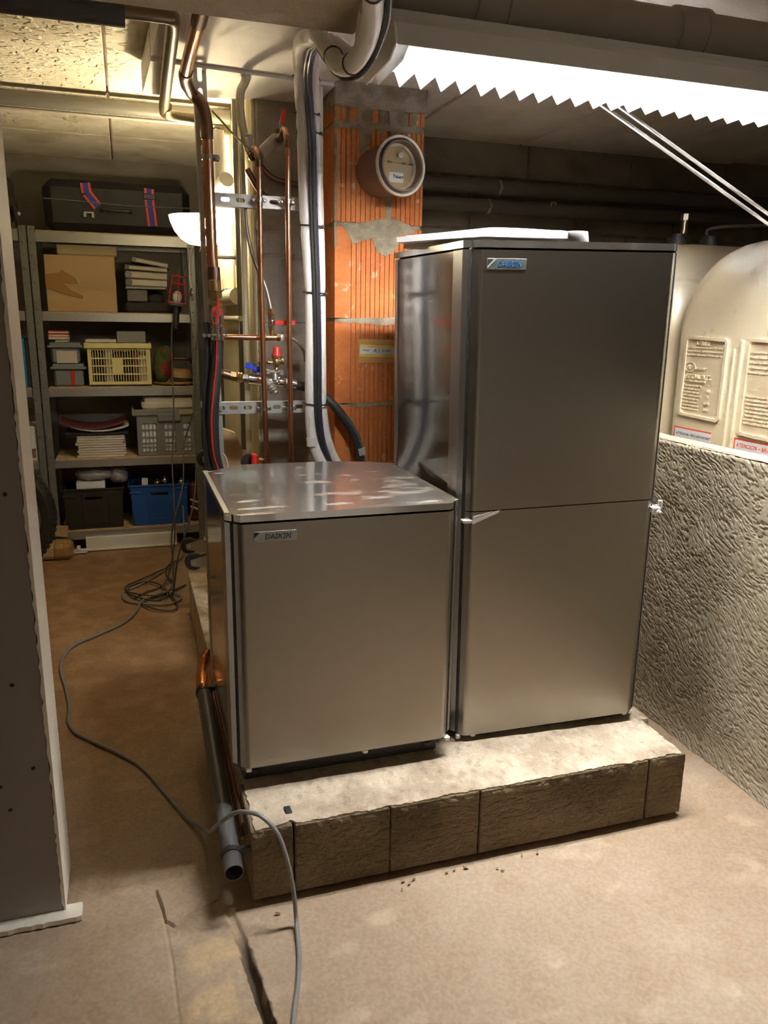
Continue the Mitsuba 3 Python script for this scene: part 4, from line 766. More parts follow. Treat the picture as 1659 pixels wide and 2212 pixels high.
solo('coiled_cord', tube([[-.60, 2.16, .009], [-.725, 2.033, .009], [-.83, 1.985, .009], [-.792, 1.862, .014], [-.70, 1.80, .010], [-.66, 1.86, .014], [-.72, 2.15, .018], [-.80, 2.26, .012], [-.88, 2.19, .012], [-.87, 2.06, .016], [-.76, 1.93, .020], [-.70, 1.99, .02], [-.72, 2.12, .014]], .0045, 10, 10), 'dark_cord', 'dark cord coiled in loose loops on the floor beside the plinth', 'cord')
solo('coiled_cord', tube([[-.60, 2.62, .009], [-.660, 2.55, .009], [-.690, 2.37, .012], [-.662, 2.15, .018], [-.74, 2.00, .022], [-.86, 2.08, .016], [-.90, 2.2, .012], [-.80, 2.33, .012], [-.66, 2.50, .010]], .0040, 10, 10), 'dark_cord', 'thin brown cord lying under the casters, behind the coiled one', 'cord')
rr = np.random.RandomState(3)
for i, (x, y) in enumerate(((-.238, -.262), (-.226, -.276), (-.208, -.262), (-.122, -.268), (-.100, -.262), (-.068, -.265), (.011, -.288), (.099, -.262), (.140, -.262), (-.56, -.28), (.70, .10), (.73, .06), (-.25, -.29), (.02, -.30))):
    s = rr.uniform(.004, .009); solo('rubble_chip', lumpy(trimesh.convex.convex_hull(rr.uniform(-1, 1, (9, 3)) * A(s, s * .8, s * .5) + A(x, y, .006)), .001, 100), 'stone', 'small mortar crumb on the floor beside the plinth', 'rubble', 'mortar crumbs around the plinth', smooth=False)

# ---------------------------------------------------------------- furniture dolly leaning by the spur wall, timber, wall ducts
do = thing('furniture_dolly', 'wooden furniture dolly stood on edge with black casters facing the passage', 'dolly')
Md = trimesh.transformations.rotation_matrix(math.radians(7), Y_, A(-.50, 1.7, .24))
obj('board', xf(box(-.515, -.488, 1.50, 1.93, .205, .86, .003), Md), 'wood', do, False)
for cx, cy, cz_ in ((-.592, 1.85, .312), (-.592, 1.575, .316), (-.520, 1.60, .775)):
    kx = obj('caster', lathe([(.012, -.013), (.030, -.013), (.038, -.010), (.040, -.004), (.040, .004), (.038, .010), (.030, .013), (.012, .013)], A(cx, cy, cz_), Y_, 28), 'black_rubber', do, 30)
    bx = cx + .075; fk = sg.Polygon([(cx - .010, cz_ - .012), (cx - .012, cz_ + .008), (bx, cz_ + .030), (bx, cz_ - .030)]).buffer(.004)
    obj('fork', cat([ext(fk, .003, A(0, cy - .016, 0), X_, Z_), ext(fk, .003, A(0, cy + .019, 0), X_, Z_), box(bx - .006, bx + .018, cy - .03, cy + .03, cz_ - .034, cz_ + .034, .002)]), 'zinc', kx, False)
    obj('axle', cyl(A(cx, cy - .019, cz_), A(cx, cy + .019, cz_), .006, 12), 'chrome', kx)
PLACE = BACK
wd = ext(sg.Polygon([(-.545, .355), (-.455, .355), (-.455, .925), (-.478, .985), (-.545, 1.01)]), .045, A(0, .93, 0), X_, Z_)
solo('timber_offcut', wd, 'wood', 'pale timber offcut with slanted top standing behind the low cabinet', 'timber', smooth=False)
du = thing('wall_duct', 'cream painted metal duct fixed to the board-marked flank of the spur wall', 'duct')
obj('body', cat([box(-.448, -.390, 1.40, 1.72, 1.475, 2.06, .026)]), 'cream_pvc', du, 40)
for y in (1.43, 1.69): obj('edge_strip', box(-.455, -.445, y - .018, y + .018, 1.48, 2.07, .004), 'cream_pvc', du, False)
obj('outlet', cat([cyl(A(-.425, 1.12, 1.452), A(-.425, 1.72, 1.452), .030, 22)]), 'cream_pvc', du, 30)
solo('wall_pipe', cat([cyl(A(-.425, 1.05, .9), A(-.425, 1.05, 2.12), .012, 14)]), 'pipe_dark', 'thin dark upright pipe on the spur wall flank, beside the cream duct', 'pipe')
solo('wall_pipe', cat([cyl(A(-.418, .985, .9), A(-.418, .985, 2.12), .011, 14)]), 'cream_pvc', 'pale upright pipe at the corner of the spur wall', 'pipe')
solo('wall_rail', cyl(A(-.43, 1.03, 1.372), A(-.43, 1.66, 1.372), .010, 14), 'cream_pvc', 'slim cream rod fixed level below the cream duct', 'pipe')
pe = thing('plastic_elbow', 'pale plastic elbow pipe in front of the cream duct, lit by the back lamp', 'pipe')
obj('pipe', cyl(A(-.476, 1.11, 1.83), A(-.478, 1.12, 2.0), .021, 22), 'white_plastic', pe)
obj('socket', cyl(A(-.49, 1.17, 1.795), A(-.462, 1.05, 1.835), .026, 22), 'white_plastic', pe)
solo('paper_strip', rotm(box(-.435, -.434, 1.028, 1.048, 1.30, 1.375, 0), 4, X_, A(-.43, 1.04, 1.37)), 'paper_tan', 'short strip of pale tape dangling from the cream rod', 'tape', smooth=False)

# ---------------------------------------------------------------- wall lamp at the back
ul = thing('wall_lamp', 'lit wall lamp with glowing white bowl in front of the shelves', 'wall lamp')
LX, LY = -.532, 1.25
def glow(name, m, L, sm): k = key(name, ul); scene[k] = mikit.ply(placed(m), 'mat_emit_white', smooth=sm, emitter={'type': 'area', 'radiance': {'type': 'rgb', 'value': L}})
glow('bowl', lathe([(.0, .0), (.028, .0), (.050, .004), (.078, .022), (.100, .050), (.113, .082), (.117, .100), (.1145, .100), (.110, .082), (.097, .052), (.076, .025), (.05, .008), (.0, .004)], A(LX, LY, 1.632), Z_, 40), BOWL, 40)
glow('bulb', blob((LX, LY, 1.700), .020, 2), BULB, True)
obj('holder', cyl(A(LX, LY, 1.637), A(LX, LY, 1.684), .012, 14), 'white_plastic', ul)
obj('arm', tube([[LX, LY, 1.632], [LX, LY + .02, 1.605], [LX + .06, LY + .06, 1.598], [-.396, LY + .09, 1.60]], .007, 10), 'black_plastic', ul)
obj('wall_plate', cyl(A(-.400, LY + .09, 1.60), A(-.392, LY + .09, 1.60), .03, 20), 'black_plastic', ul)
PLACE = None

# ---------------------------------------------------------------- shelving
SY = 2.965
LEV = [(1.757, 1.812), (1.340, 1.386), (.921, .968), (.509, .553), (.074, .124)]
def post(x0, x1, y, s):
    """angle post: face at y, flange back along the side s"""
    xs = x1 - .002 if s > 0 else x0
    m = [box(x0, x1, y, y + .002, .0, 1.836, .0008), box(xs, xs + .002, y, y + .036, 0, 1.836, .0008)]
    xm = (x0 + x1) / 2
    for z in np.arange(.06, 1.83, .0705): m.append(lathe([(.0, .0028), (.0032, .0022), (.0055, 0)], A(xm - .004, y, z), A(0, -1, 0), 8))
    return cat(m)
def shelf_unit(name, label, x0, x1, posts, right):
    t = thing(name, label, 'shelving')
    for (a, b, s) in posts: obj('post', post(a, b, SY - .004, s), 'shelf_steel', t, False)
    for (a, b, s) in posts: obj('post', cat([box(a, b, SY + .398, SY + .40, 0, 1.836, 0), box(b - .002 if s > 0 else a, b if s > 0 else a + .002, SY + .364, SY + .40, 0, 1.836, 0)]), 'shelf_steel', t, False)
    for z0, z1 in LEV:
        obj('beam', cat([box(x0, x1, SY, SY + .0018, z0, z1, .0006), box(x0, x1, SY, SY + .022, z1 - .0015, z1, .0005), box(x0, x1, SY, SY + .014, z0, z0 + .0015, .0005), box(x0, x1, SY + .39, SY + .392, z0, z1, 0)]), 'zinc', t, False)
        obj('shelf_board', box(x0 + .002, x1 - .002, SY + .003, SY + .39, z1 - .004, z1 + .006, .001), 'chipboard', t, False)
    return t
shelf_unit('shelving_unit', 'grey metal shelving unit with five loaded shelves, right one behind the glowing bowl', -1.254, -.436, [(-1.291, -1.254, -1), (-.458, -.418, 1)], True)
shelf_unit('shelving_unit', 'grey metal shelving unit mostly hidden by the partition, left one', -2.15, -1.34, [(-1.335, -1.299, 1), (-2.19, -2.15, -1)], False)
Z1, Z2, Z3, Z4, Z5 = [z1 + .0065 for z0, z1 in LEV]
# top shelf
su = thing('suitcase', 'big dark soft suitcase with two blue and red straps on the top shelf', 'suitcase')
obj('body', lumpy(sub(box(-1.205, -.427, SY + .02, SY + .36, Z1, 2.092, .045), .05), .006, 7, 3), 'suitcase', su, 40)
obj('zip', tube([[-1.20, SY + .016, 1.982], [-1.0, SY + .012, 1.976], [-.8, SY + .010, 1.966], [-.62, SY + .012, 1.968], [-.43, SY + .018, 1.972]], .0035, 8), 'pipe_dark', su)
def strap(pts, root):
    k = None
    for a, b in zip(pts[:-1], pts[1:]):
        a, b = A(*a), A(*b); d = (b - a) / np.linalg.norm(b - a); n = A(-d[1], d[0])
        q = lambda w0, w1, e: ext(sg.Polygon([a + n * w0, b + n * w0, b + n * w1, a + n * w1]), .002, A(0, SY + .014 - e, 0), X_, Z_)
        m1, m2 = q(-.014, .014, .002), cat([q(-.026, -.014, .002), q(.014, .026, .002)])
        if k is None: k = obj('strap', m1, 'strap_blue', root, False)
        else: obj('strap_web', m1, 'strap_blue', k, False)
        obj('strap_edge', m2, 'strap_red', k, False)
    return k
strap([(-.983, 2.072), (-.977, 2.020), (-.925, 1.953)], su); s2 = strap([(-.649, 2.062), (-.651, 2.035)], su); strap([(-.651, 2.005), (-.640, 1.865)], su)
obj('buckle', box(-.682, -.618, SY + .004, SY + .014, 2.006, 2.034, .003), 'black_plastic', su, False)
obj('clasp', cat([box(-1.0, -.945, SY + .006, SY + .02, 1.915, 1.925, .002), box(-1.003, -.985, SY + .006, SY + .02, 1.893, 1.92, .003), box(-.962, -.944, SY + .006, SY + .02, 1.893, 1.92, .003)]), 'zinc', su, False)
obj('handle', tube([[-.905, SY + .02, 1.93], [-.90, SY - .004, 1.94], [-.83, SY - .008, 1.935], [-.76, SY - .004, 1.935], [-.755, SY + .02, 1.93]], .008, 10), 'black_plastic', su)
bk_ = thing('dark_bag', 'dark lumpy bag with pale tag at the left end of the top shelf', 'bag')
obj('body', cat([blob((-1.39, SY + .09, 1.94), (.055, .07, .085), 3, .01, 14), blob((-1.375, SY + .06, 2.03), (.03, .04, .05), 3, .006, 20)]), 'dark_cloth', bk_, True)
for x in (-1.385, -1.35): obj('strap', tube([[x, SY + .02, 1.93], [x + .01, SY + .008, 1.88], [x + .012, SY + .02, Z1 + .012]], .011, 10), 'dark_cloth', bk_)
obj('tag', rotm(box(-1.335, -1.318, SY + .01, SY + .013, 1.888, 1.904, .002), 8, Y_, A(-1.33, SY, 1.9)), 'paper', bk_, False)
# second shelf
cb = thing('cardboard_box', 'big brown cardboard box with torn brown tape on the second shelf', 'box')
obj('body', box(-1.224, -.857, SY + .022, SY + .30, Z2, 1.694, .003), 'cardboard', cb, False)
obj('clear_tape', box(-1.224, -.856, SY + .0205, SY + .022, 1.515, 1.575, 0), 'clear_tape', cb, False)
obj('torn_tape', sub(ext(sg.Polygon([(-1.224, 1.59), (-1.15, 1.60), (-1.135, 1.615), (-1.07, 1.575), (-1.055, 1.54), (-1.13, 1.545), (-1.10, 1.51), (-1.03, 1.475), (-1.04, 1.465), (-1.14, 1.49), (-1.224, 1.52)]), .004, A(0, SY + .0205, 0), X_, Z_), .05), 'tape', cb, False)
solo('storage_box', cat([box(-1.151, -.848, SY + .05, SY + .32, 1.695, 1.742, .003), box(-1.155, -.842, SY + .045, SY + .325, 1.70, 1.752, .003)]), 'kraft_lid', 'flat olive-brown box lying on top of the cardboard box', 'box', smooth=False)
solo('case', box(-.80, -.688, SY + .03, SY + .25, 1.455, 1.520, .004), 'pipe_dark', 'small grey case on the second shelf under the ring binders', 'case', smooth=False)
solo('folded_clothes', cat([lumpy(sub(box(-.812, -.50, SY + .03, SY + .27, Z2, 1.453, .02), .03), .006, 22), blob((-.64, SY + .08, 1.47), (.05, .05, .03), 3, .006, 25)]), 'dark_cloth', 'dark folded clothes on the second shelf below the ring binders', 'clothes', smooth=True)
def binder(x0, x1, z0, z1, tilt, label, i):
    t = thing('ring_binder', label, 'binder', 'ring binders stacked on the second shelf'); h = (z1 - z0); P0 = A(x0, SY, z0)
    R = lambda m: rotm(m, tilt, Y_, P0); y0, y1 = SY + .02 + .006 * (i % 3), SY + .27
    obj('cover', cat([R(box(x0, x1, y0, y1, z0, z0 + .003, .001)), R(box(x0, x1, y0, y1, z1 - .003, z1, .001)), R(tube([[x0 + h / 2, y0, z0 + h / 2], [x0 + h / 2, y1, z0 + h / 2]], h / 2, 12, 0))]), 'pipe_dark' if i % 2 else 'grey_crate', t, False)
    obj('pages', R(box(x0 + h * .6, x1 - .01, y0 + .004, y1 - .005, z0 + .004, z1 - .004, .001)), 'paper_tan', t, False)
for i, (z0, z1, x1, tl, lb) in enumerate(((1.524, 1.538, -.575, 0, 'flat lowest ring binder of the stack on the second shelf'), (1.541, 1.581, -.567, 1, 'second ring binder from the bottom of the stack on the second shelf'), (1.585, 1.624, -.565, 2, 'third ring binder from the bottom of the stack on the second shelf'), (1.630, 1.656, -.563, 3, 'fourth ring binder from the bottom of the stack, just below the tilted one'), (1.674, 1.700, -.555, 9, 'tilted ring binder on top of the stack on the second shelf'))):
    binder(-.806 + (.04 if i == 4 else 0), x1, z0, z1, tl, lb, i)
# inspection lamp with red cage hanging in front of the second shelf
il = thing('inspection_lamp', 'hand lamp with red wire cage and white bulb hanging in front of the shelves', 'hand lamp')
ia = A(-.52, SY - .07, 1.55); idr = A(.13, 0, 1.0); idr /= np.linalg.norm(idr); e1, e2, _ = frame(idr)
B0 = ia - idr * .105
for h in (.0, .055, .11, .15):
    r_ = (.054, .050, .045, .040)[(.0, .055, .11, .15).index(h)]
    c_ = B0 + idr * h; a_ = np.linspace(0, 2 * np.pi, 25); obj('cage_ring', tube([c_ + r_ * (np.cos(t) * e1 + np.sin(t) * e2) for t in a_], .0022, 6, 0), 'red', il)
for t in np.arange(6) * np.pi / 3:
    q = np.cos(t) * e1 + np.sin(t) * e2; obj('cage_bar', tube([B0 + q * .054, B0 + idr * .055 + q * .05, B0 + idr * .15 + q * .04], .0022, 6, 0), 'red', il)
obj('bulb', lathe([(0, .062), (.012, .060), (.022, .050), (.026, .034), (.024, .016), (.016, .0)], B0 + idr * .008, idr, 20), 'white_plastic', il, 40)
obj('reflector', lathe([(.018, -.012), (.045, -.012), (.052, -.002), (.052, .008), (.020, .008)], B0, idr, 24), 'grey_crate', il)
obj('handle', lathe([(.020, 0), (.018, -.03), (.017, -.10), (.014, -.13), (0, -.13)], B0 - idr * .01 + A(-.0, 0, 0), idr + A(-.05, 0, 0), 16), 'black_plastic', il)
obj('hook', tube([B0 + idr * .15, B0 + idr * .19, B0 + idr * .20 + e1 * .03], .002, 6), 'zinc', il)
# third shelf
bxs = thing('clear_box', 'upper one of two clear plastic boxes with a white label on the third shelf', 'plastic box')
def clear(t, x0, x1, xl0, xl1, z0, zl0, zl1):
    obj('body', cat([box(x0 + .01, x1 - .01, SY + .035, SY + .26, z0, zl0, .012)]), 'clear_box', t, False)
    obj('lid', cat([box(xl0, xl1, SY + .022, SY + .275, zl0, zl0 + (zl1 - zl0) * .45, .004), box(xl0 + .012, xl1 - .012, SY + .03, SY + .262, zl0 + .005, zl1, .008)]), 'clear_box', t, False)
clear(bxs, -1.239, -1.068, -1.246, -1.058, 1.105, 1.194, 1.222)
obj('label', box(-1.200, -1.092, SY + .032, SY + .0345, 1.108, 1.176, 0), 'paper_tan', bxs, False)
bx2 = thing('clear_box', 'lower clear plastic box with something red inside, on the third shelf', 'plastic box')
clear(bx2, -1.233, -1.056, -1.240, -1.048, Z3, 1.073, 1.103)
obj('red_content', box(-1.133, -1.114, SY + .030, SY + .037, .982, 1.066, .002), 'red', bx2, False)
for i, (z, c_, nm) in enumerate(((1.2225, 'green_cover', 'dark green book at the bottom of the little stack on the clear boxes'), (1.2385, 'paper_tan', 'cream book second in the little stack on the clear boxes'), (1.2535, 'sticker_red', 'red book third in the little stack on the clear boxes'), (1.2705, 'strap_red', 'red book on top of the little stack on the clear boxes'))):
    t = thing('small_book', nm, 'book', 'small books on the clear boxes'); x0 = -1.204 if i == 0 else -1.235
    obj('cover', cat([box(x0, -1.131, SY + .04, SY + .2, z, z + .003, .0008), box(x0, -1.131, SY + .04, SY + .2, z + .0115, z + .0145, .0008), box(x0, x0 + .003, SY + .04, SY + .2, z, z + .0145, .0008)]), c_, t, False)
    obj('pages', box(x0 + .003, -1.133, SY + .042, SY + .198, z + .003, z + .0115, 0), 'paper_tan', t, False)
def lattice(x0, x1, z0, z1, cols, rws, gx, gz, solid=()):
    p = sg.box(x0, z0, x1, z1); w = (x1 - x0) / cols; 
    hz = [z0 + (z1 - z0) * a for a in rws]
    for i in range(cols):
        for a, b in zip(hz[:-1], hz[1:]):
            q = sg.box(x0 + w * i + gx, a + gz, x0 + w * (i + 1) - gx, b - gz)
            if not any(s.intersects(q) for s in solid): p = p.difference(q)
    return p
yc = thing('yellow_crate', 'yellow lattice plastic crate full of things on the third shelf', 'crate')
yl = unary_union([lattice(-1.022, -.700, .998, 1.185, 22, (0, .25, .5, .73, 1), .0018, .004, (sg.box(-.895, 1.075, -.855, 1.118),)), sg.box(-1.032, .985, -1.015, 1.20), sg.box(-.712, .985, -.692, 1.20), sg.box(-1.032, .985, -.692, 1.0)])
obj('front', ext(yl, .003, A(0, SY + .033, 0), X_, Z_), 'yellow_crate', yc, False)
obj('rim', cat([box(-1.053, -.683, SY + .018, SY + .034, 1.190, 1.221, .004), box(-1.053, -1.04, SY + .02, SY + .30, 1.195, 1.221, .003), box(-.696, -.683, SY + .02, SY + .30, 1.195, 1.221, .003)]), 'yellow_crate', yc, False)
obj('side', cat([box(-1.036, -1.030, SY + .03, SY + .30, Z3 + .01, 1.2, 0), box(-.697, -.691, SY + .03, SY + .30, Z3 + .01, 1.2, 0), box(-1.036, -.691, SY + .295, SY + .30, Z3 + .01, 1.2, 0)]), 'yellow_crate', yc, False)
obj('base', box(-1.036, -.690, SY + .03, SY + .30, Z3, Z3 + .012, .002), 'black_crate', yc, False)
for i, (x0, x1, z0, z1, m_, nm) in enumerate(((-1.02, -.95, .99, 1.17, 'dark_cloth', 'dark thing'), (-.945, -.90, .99, 1.20, 'paper_tan', 'pale booklet'), (-.895, -.80, .99, 1.16, 'dark_cloth', 'black case'), (-.795, -.76, .99, 1.18, 'maroon', 'dark red box'), (-.755, -.71, .99, 1.15, 'paper_tan', 'pale packet'))):
    solo('crate_content', box(x0, x1, SY + .05, SY + .25, z0, z1, .004), m_, nm + ' standing inside the yellow crate, seen through its lattice', 'packed item', 'things inside the yellow crate', smooth=False)
solo('grey_box', box(-.871, -.711, SY + .04, SY + .20, 1.2218, 1.287, .003), 'grey_crate', 'plain grey box standing on the rim of the yellow crate', 'box', smooth=False)
solo('flat_packet', lumpy(sub(box(-1.044, -.875, SY + .035, SY + .24, 1.2218, 1.240, .006), .03), .003, 18), 'paper_tan', 'flat pale packet lying on the left of the yellow crate', 'packet', smooth=True)
solo('patterned_bag', cat([blob((-.622, SY + .10, 1.085), (.055, .075, .108), 4, .014, 16), blob((-.598, SY + .085, 1.15), (.045, .06, .06), 3, .01, 22)]), 'red_cloth', 'red and green patterned bag between yellow crate and leather hat', 'bag', smooth=True)
ha = thing('leather_hat', 'tan leather hat with dark brim lying at the right end of the third shelf', 'hat')
obj('brim', lumpy(lathe([(.0, 0), (.132, .004), (.140, .010), (.132, .013), (.06, .016)], A(-.545, SY + .145, Z3 + .004), Z_, 40), .008, 12, 4), 'tan_leather', ha, True)
obj('crown', lumpy(lathe([(.085, 0), (.083, .04), (.070, .075), (.04, .085), (0, .078)], A(-.525, SY + .15, Z3 + .015), A(.1, 0, 1), 32), .008, 14, 6), 'tan_leather', ha, True)
obj('band', lathe([(.086, .005), (.088, .01), (.086, .026), (.084, .028)], A(-.525, SY + .15, Z3 + .015), A(.1, 0, 1), 32), 'dark_cloth', ha)
obj('lace', tube([[-.58, SY + .06, Z3 + .04], [-.605, SY + .03, Z3 + .02], [-.62, SY + .012, Z3 + .012]], .003, 6), 'tan_leather', ha)
solo('beaded_belt', tube([[-.60, SY + .22, 1.12], [-.55, SY + .20, 1.125], [-.46, SY + .2, 1.12], [-.44, SY + .22, 1.10]], .010, 10), 'maroon', 'dark red studded belt lying behind the leather hat', 'belt')
solo('blue_binder', cat([box(-1.404, -1.36, SY + .02, SY + .3, Z3, 1.243, .004)] + [box(-1.400, -1.366, SY + .0185, SY + .0205, 1.05 + .011 * i, 1.056 + .011 * i, 0) for i in range(14)]), 'blue_print', 'bright blue box file with striped spine at the left shelves', 'box file', smooth=False)
solo('grey_file', cat([box(-1.357, -1.338, SY + .03, SY + .3, Z3, 1.235, .003)] ), 'pipe_dark', 'dark grey file standing right of the blue box file', 'box file', smooth=False)
# fourth shelf
for i in range(9):
    z = Z4 + .0145 * i; dx = RNG.uniform(-.008, .008)
    solo('newspaper_bundle', rotm(lumpy(sub(box(-1.132 + dx, -.866 + dx, SY + .03, SY + .26, z, z + .0135, .003), .05), .002, 16, i), RNG.uniform(-1.5, 1.5), Z_, A(-1, SY + .15, z)), 'paper_tan', f'{("lowest", "second", "third", "fourth", "fifth", "sixth", "seventh", "eighth", "topmost")[i]} folded newspaper from the bottom of the stack on the fourth shelf' if i < 8 else 'topmost folded newspaper of the stack on the fourth shelf', 'newspaper', 'newspapers stacked on the fourth shelf', smooth=False)
def curved(x0, x1, y0, y1, z, t, sag):
    m = sub(box(x0, x1, y0, y1, z, z + t, 0), .02); v = m.vertices.copy(); u = (v[:, 0] - x0) / (x1 - x0) * 2 - 1; v[:, 2] += sag * u * u; m.vertices = v; return m
solo('magazine', curved(-1.19, -.84, SY + .02, SY + .27, .694, .012, .006), 'black_plastic', 'dark magazine directly on the newspaper stack', 'magazine', smooth=40)
solo('magazine', curved(-1.16, -.835, SY + .025, SY + .27, .712, .010, .030), 'paper_tan', 'pale magazine with curled edges between two dark ones', 'magazine', smooth=40)
solo('magazine', curved(-1.214, -.850, SY + .02, SY + .26, .728, .012, .040), 'maroon', 'maroon glossy magazine curling up on top of the pile', 'magazine', smooth=40)
gc = thing('grey_crate', 'grey lattice plastic crate filled with white packs on the fourth shelf', 'crate')
gl = unary_union([lattice(-.765, -.480, .575, .76, 13, (0, .2, .33, .52, .76, 1), .0018, .003, (sg.box(-.672, .56, -.642, .77), sg.box(-.565, .56, -.535, .77))), sg.box(-.785, .562, -.762, .80), sg.box(-.482, .562, -.452, .80), sg.box(-.785, .562, -.452, .58), sg.box(-.785, .755, -.452, .80)])
obj('front', ext(gl, .004, A(0, SY + .03, 0), X_, Z_), 'grey_crate', gc, False)
obj('rim', cat([box(-.815, -.433, SY + .012, SY + .032, .800, .838, .005), box(-.67, -.535, SY + .004, SY + .03, .765, .812, .006), box(-.815, -.80, SY + .012, SY + .30, .805, .838, .004), box(-.448, -.433, SY + .012, SY + .30, .805, .838, .004)]), 'grey_crate', gc, False)
obj('tag', box(-.545, -.455, SY + .009, SY + .0125, .806, .834, .001), 'kraft_lid', gc, False)
obj('side', cat([box(-.79, -.782, SY + .03, SY + .30, Z4 + .01, .82, 0), box(-.456, -.448, SY + .03, SY + .30, Z4 + .01, .82, 0), box(-.79, -.448, SY + .295, SY + .30, Z4 + .01, .82, 0)]), 'grey_crate', gc, False)
obj('base', box(-.79, -.448, SY + .03, SY + .30, Z4, Z4 + .012, .002), 'black_crate', gc, False)
for i in range(3):
    solo('white_pack', lumpy(sub(box(-.775 + .107 * i, -.675 + .107 * i, SY + .04, SY + .27, .574, .775, .01), .04), .003, 20, i), 'paper', ('left', 'middle', 'right')[i] + ' white pack inside the grey lattice crate', 'pack', 'white packs in the grey crate', smooth=True)
solo('folded_cloth', cat([lumpy(sub(box(-.756, -.42, SY + .02, SY + .28, .839, .880, .014), .025), .008, 16, 3), lumpy(sub(box(-.74, -.46, SY + .03, SY + .27, .872, .908, .014), .025), .008, 16, 5), lumpy(sub(rotm(box(-.47, -.385, SY + .02, SY + .2, .85, .888, .01), 22, Y_, A(-.45, SY, .87)), .02), .005, 25)]), 'cloth', 'folded cream cloth heaped on the grey crate, a corner hanging over', 'cloth', smooth=True)
wbx = thing('white_box', 'white box with small brown picture on the left shelves', 'box')
obj('body', box(-1.41, -1.341, SY + .02, SY + .28, Z4, .752, .003), 'paper', wbx, False)
obj('picture', box(-1.39, -1.352, SY + .0185, SY + .0205, .572, .626, 0), 'photo', wbx, False)
# bottom shelf
def crate(t, x0, x1, z0, z1, m_, slotx):
    p = sg.Polygon([(x0 + .016, z0), (x1 - .014, z0), (x1, z1), (x0, z1)]).difference(slot((slotx[0] + slotx[1]) / 2, z1 - .055, slotx[1] - slotx[0], .018))
    obj('front', ext(p, .004, A(0, SY + .03, 0), X_, Z_), m_, t, False)
    a, b = x0 + (x1 - x0) * .30, x0 + (x1 - x0) * .74
    obj('rib', cat([box(a - .003, a + .003, SY + .022, SY + .03, z0 + .01, z1 - .03, .001), box(b - .003, b + .003, SY + .022, SY + .03, z0 + .01, z1 - .03, .001), box(a, b, SY + .022, SY + .03, z1 - .034, z1 - .030, .001), box(a + .01, b - .01, SY + .024, SY + .03, z0 + .035, z0 + .039, .001)]), m_, t, False)
    obj('rim', cat([box(x0 - .01, x1 + .008, SY + .016, SY + .032, z1 - .006, z1 + .004, .002), box(x0 - .006, x0 + (x1 - x0) * .2, SY + .018, SY + .032, z1 - .046, z1 - .038, .002), box(x1 - (x1 - x0) * .2, x1 + .002, SY + .018, SY + .032, z1 - .03, z1 - .022, .002), box(x0 - .01, x0, SY + .016, SY + .33, z1 - .006, z1 + .004, .001), box(x1, x1 + .008, SY + .016, SY + .33, z1 - .006, z1 + .004, .001)]), m_, t, False)
    obj('side', cat([ext(sg.Polygon([(SY + .03, z0), (SY + .32, z0), (SY + .32, z1), (SY + .03, z1)]), .004, A(x, 0, 0), Y_, Z_) for x in (x0 + .006, x1 - .012)] + [box(x0 + .01, x1 - .01, SY + .316, SY + .32, z0, z1, 0), box(x0 + .016, x1 - .014, SY + .03, SY + .32, z0, z0 + .005, 0)]), m_, t, False)
crate(thing('black_crate', 'black plastic crate with grip slot on the bottom shelf, left', 'crate'), -1.228, -.893, Z5 + .002, .372, 'black_crate', (-1.11, -1.01))
crate(thing('blue_crate', 'blue plastic crate of shiny ornaments on the bottom shelf', 'crate'), -.852, -.512, Z5 + .002, .378, 'blue_plastic', (-.735, -.63))
solo('white_carton', box(-1.152, -.993, SY + .04, SY + .22, .36, .410, .002), 'paper', 'small white carton on the black crate under the silver bag', 'carton', smooth=False)
solo('silver_bag', cat([blob((-1.045, SY + .13, .448), (.115, .09, .042), 4, .02, 13), blob((-.91, SY + .12, .44), (.055, .07, .055), 4, .02, 15, 5)]), 'silver_bag', 'crumpled silver-grey bag lying over the black crate', 'bag', smooth=True)
for x, z, r, m_, nm in ((-.690, .385, .019, 'gold', 'gold bauble at the front of the blue crate'), (-.645, .399, .022, 'silver_ball', 'silver bauble standing highest in the blue crate'), (-.548, .386, .022, 'silver_ball', 'silver bauble at the right end of the blue crate')):
    t = thing('bauble', nm, 'bauble'); obj('ball', blob((x, SY + .055, z), r, 3), m_, t, True); obj('cap', cyl(A(x, SY + .055, z + r * .9), A(x, SY + .055, z + r * 1.2), r * .25, 10), 'zinc', t)
solo('wood_block', rotm(box(-.786, -.750, SY + .05, SY + .09, .30, .414, .002), 3, Y_, A(-.77, SY, .3)), 'white_wood', 'pale wooden block upright in the blue crate', 'block', smooth=False)
solo('packed_cloth', lumpy(sub(box(-.84, -.53, SY + .04, SY + .31, .16, .362, .02), .04), .012, 14), 'dark_cloth', 'dark stuffing filling the blue crate beneath the baubles', 'cloth', smooth=True)
solo('dark_red_bag', lumpy(sub(box(-.500, -.425, SY + .05, SY + .30, Z5, .375, .02), .03), .008, 18), 'maroon', 'dark red bag at the right end of the bottom shelf', 'bag', smooth=True)
bhld = thing('white_bracket', 'white plastic bracket with arms in front of the dark red bag', 'bracket')
obj('stem', box(-.445, -.428, SY + .015, SY + .032, .15, .29, .004), 'white_plastic', bhld, False)
for i, z in enumerate((.27, .225)): obj('arm', tube([[-.44, SY + .02, z - .02], [-.475, SY + .012, z], [-.503, SY + .012, z + .012]], .006, 8), 'white_plastic', bhld)

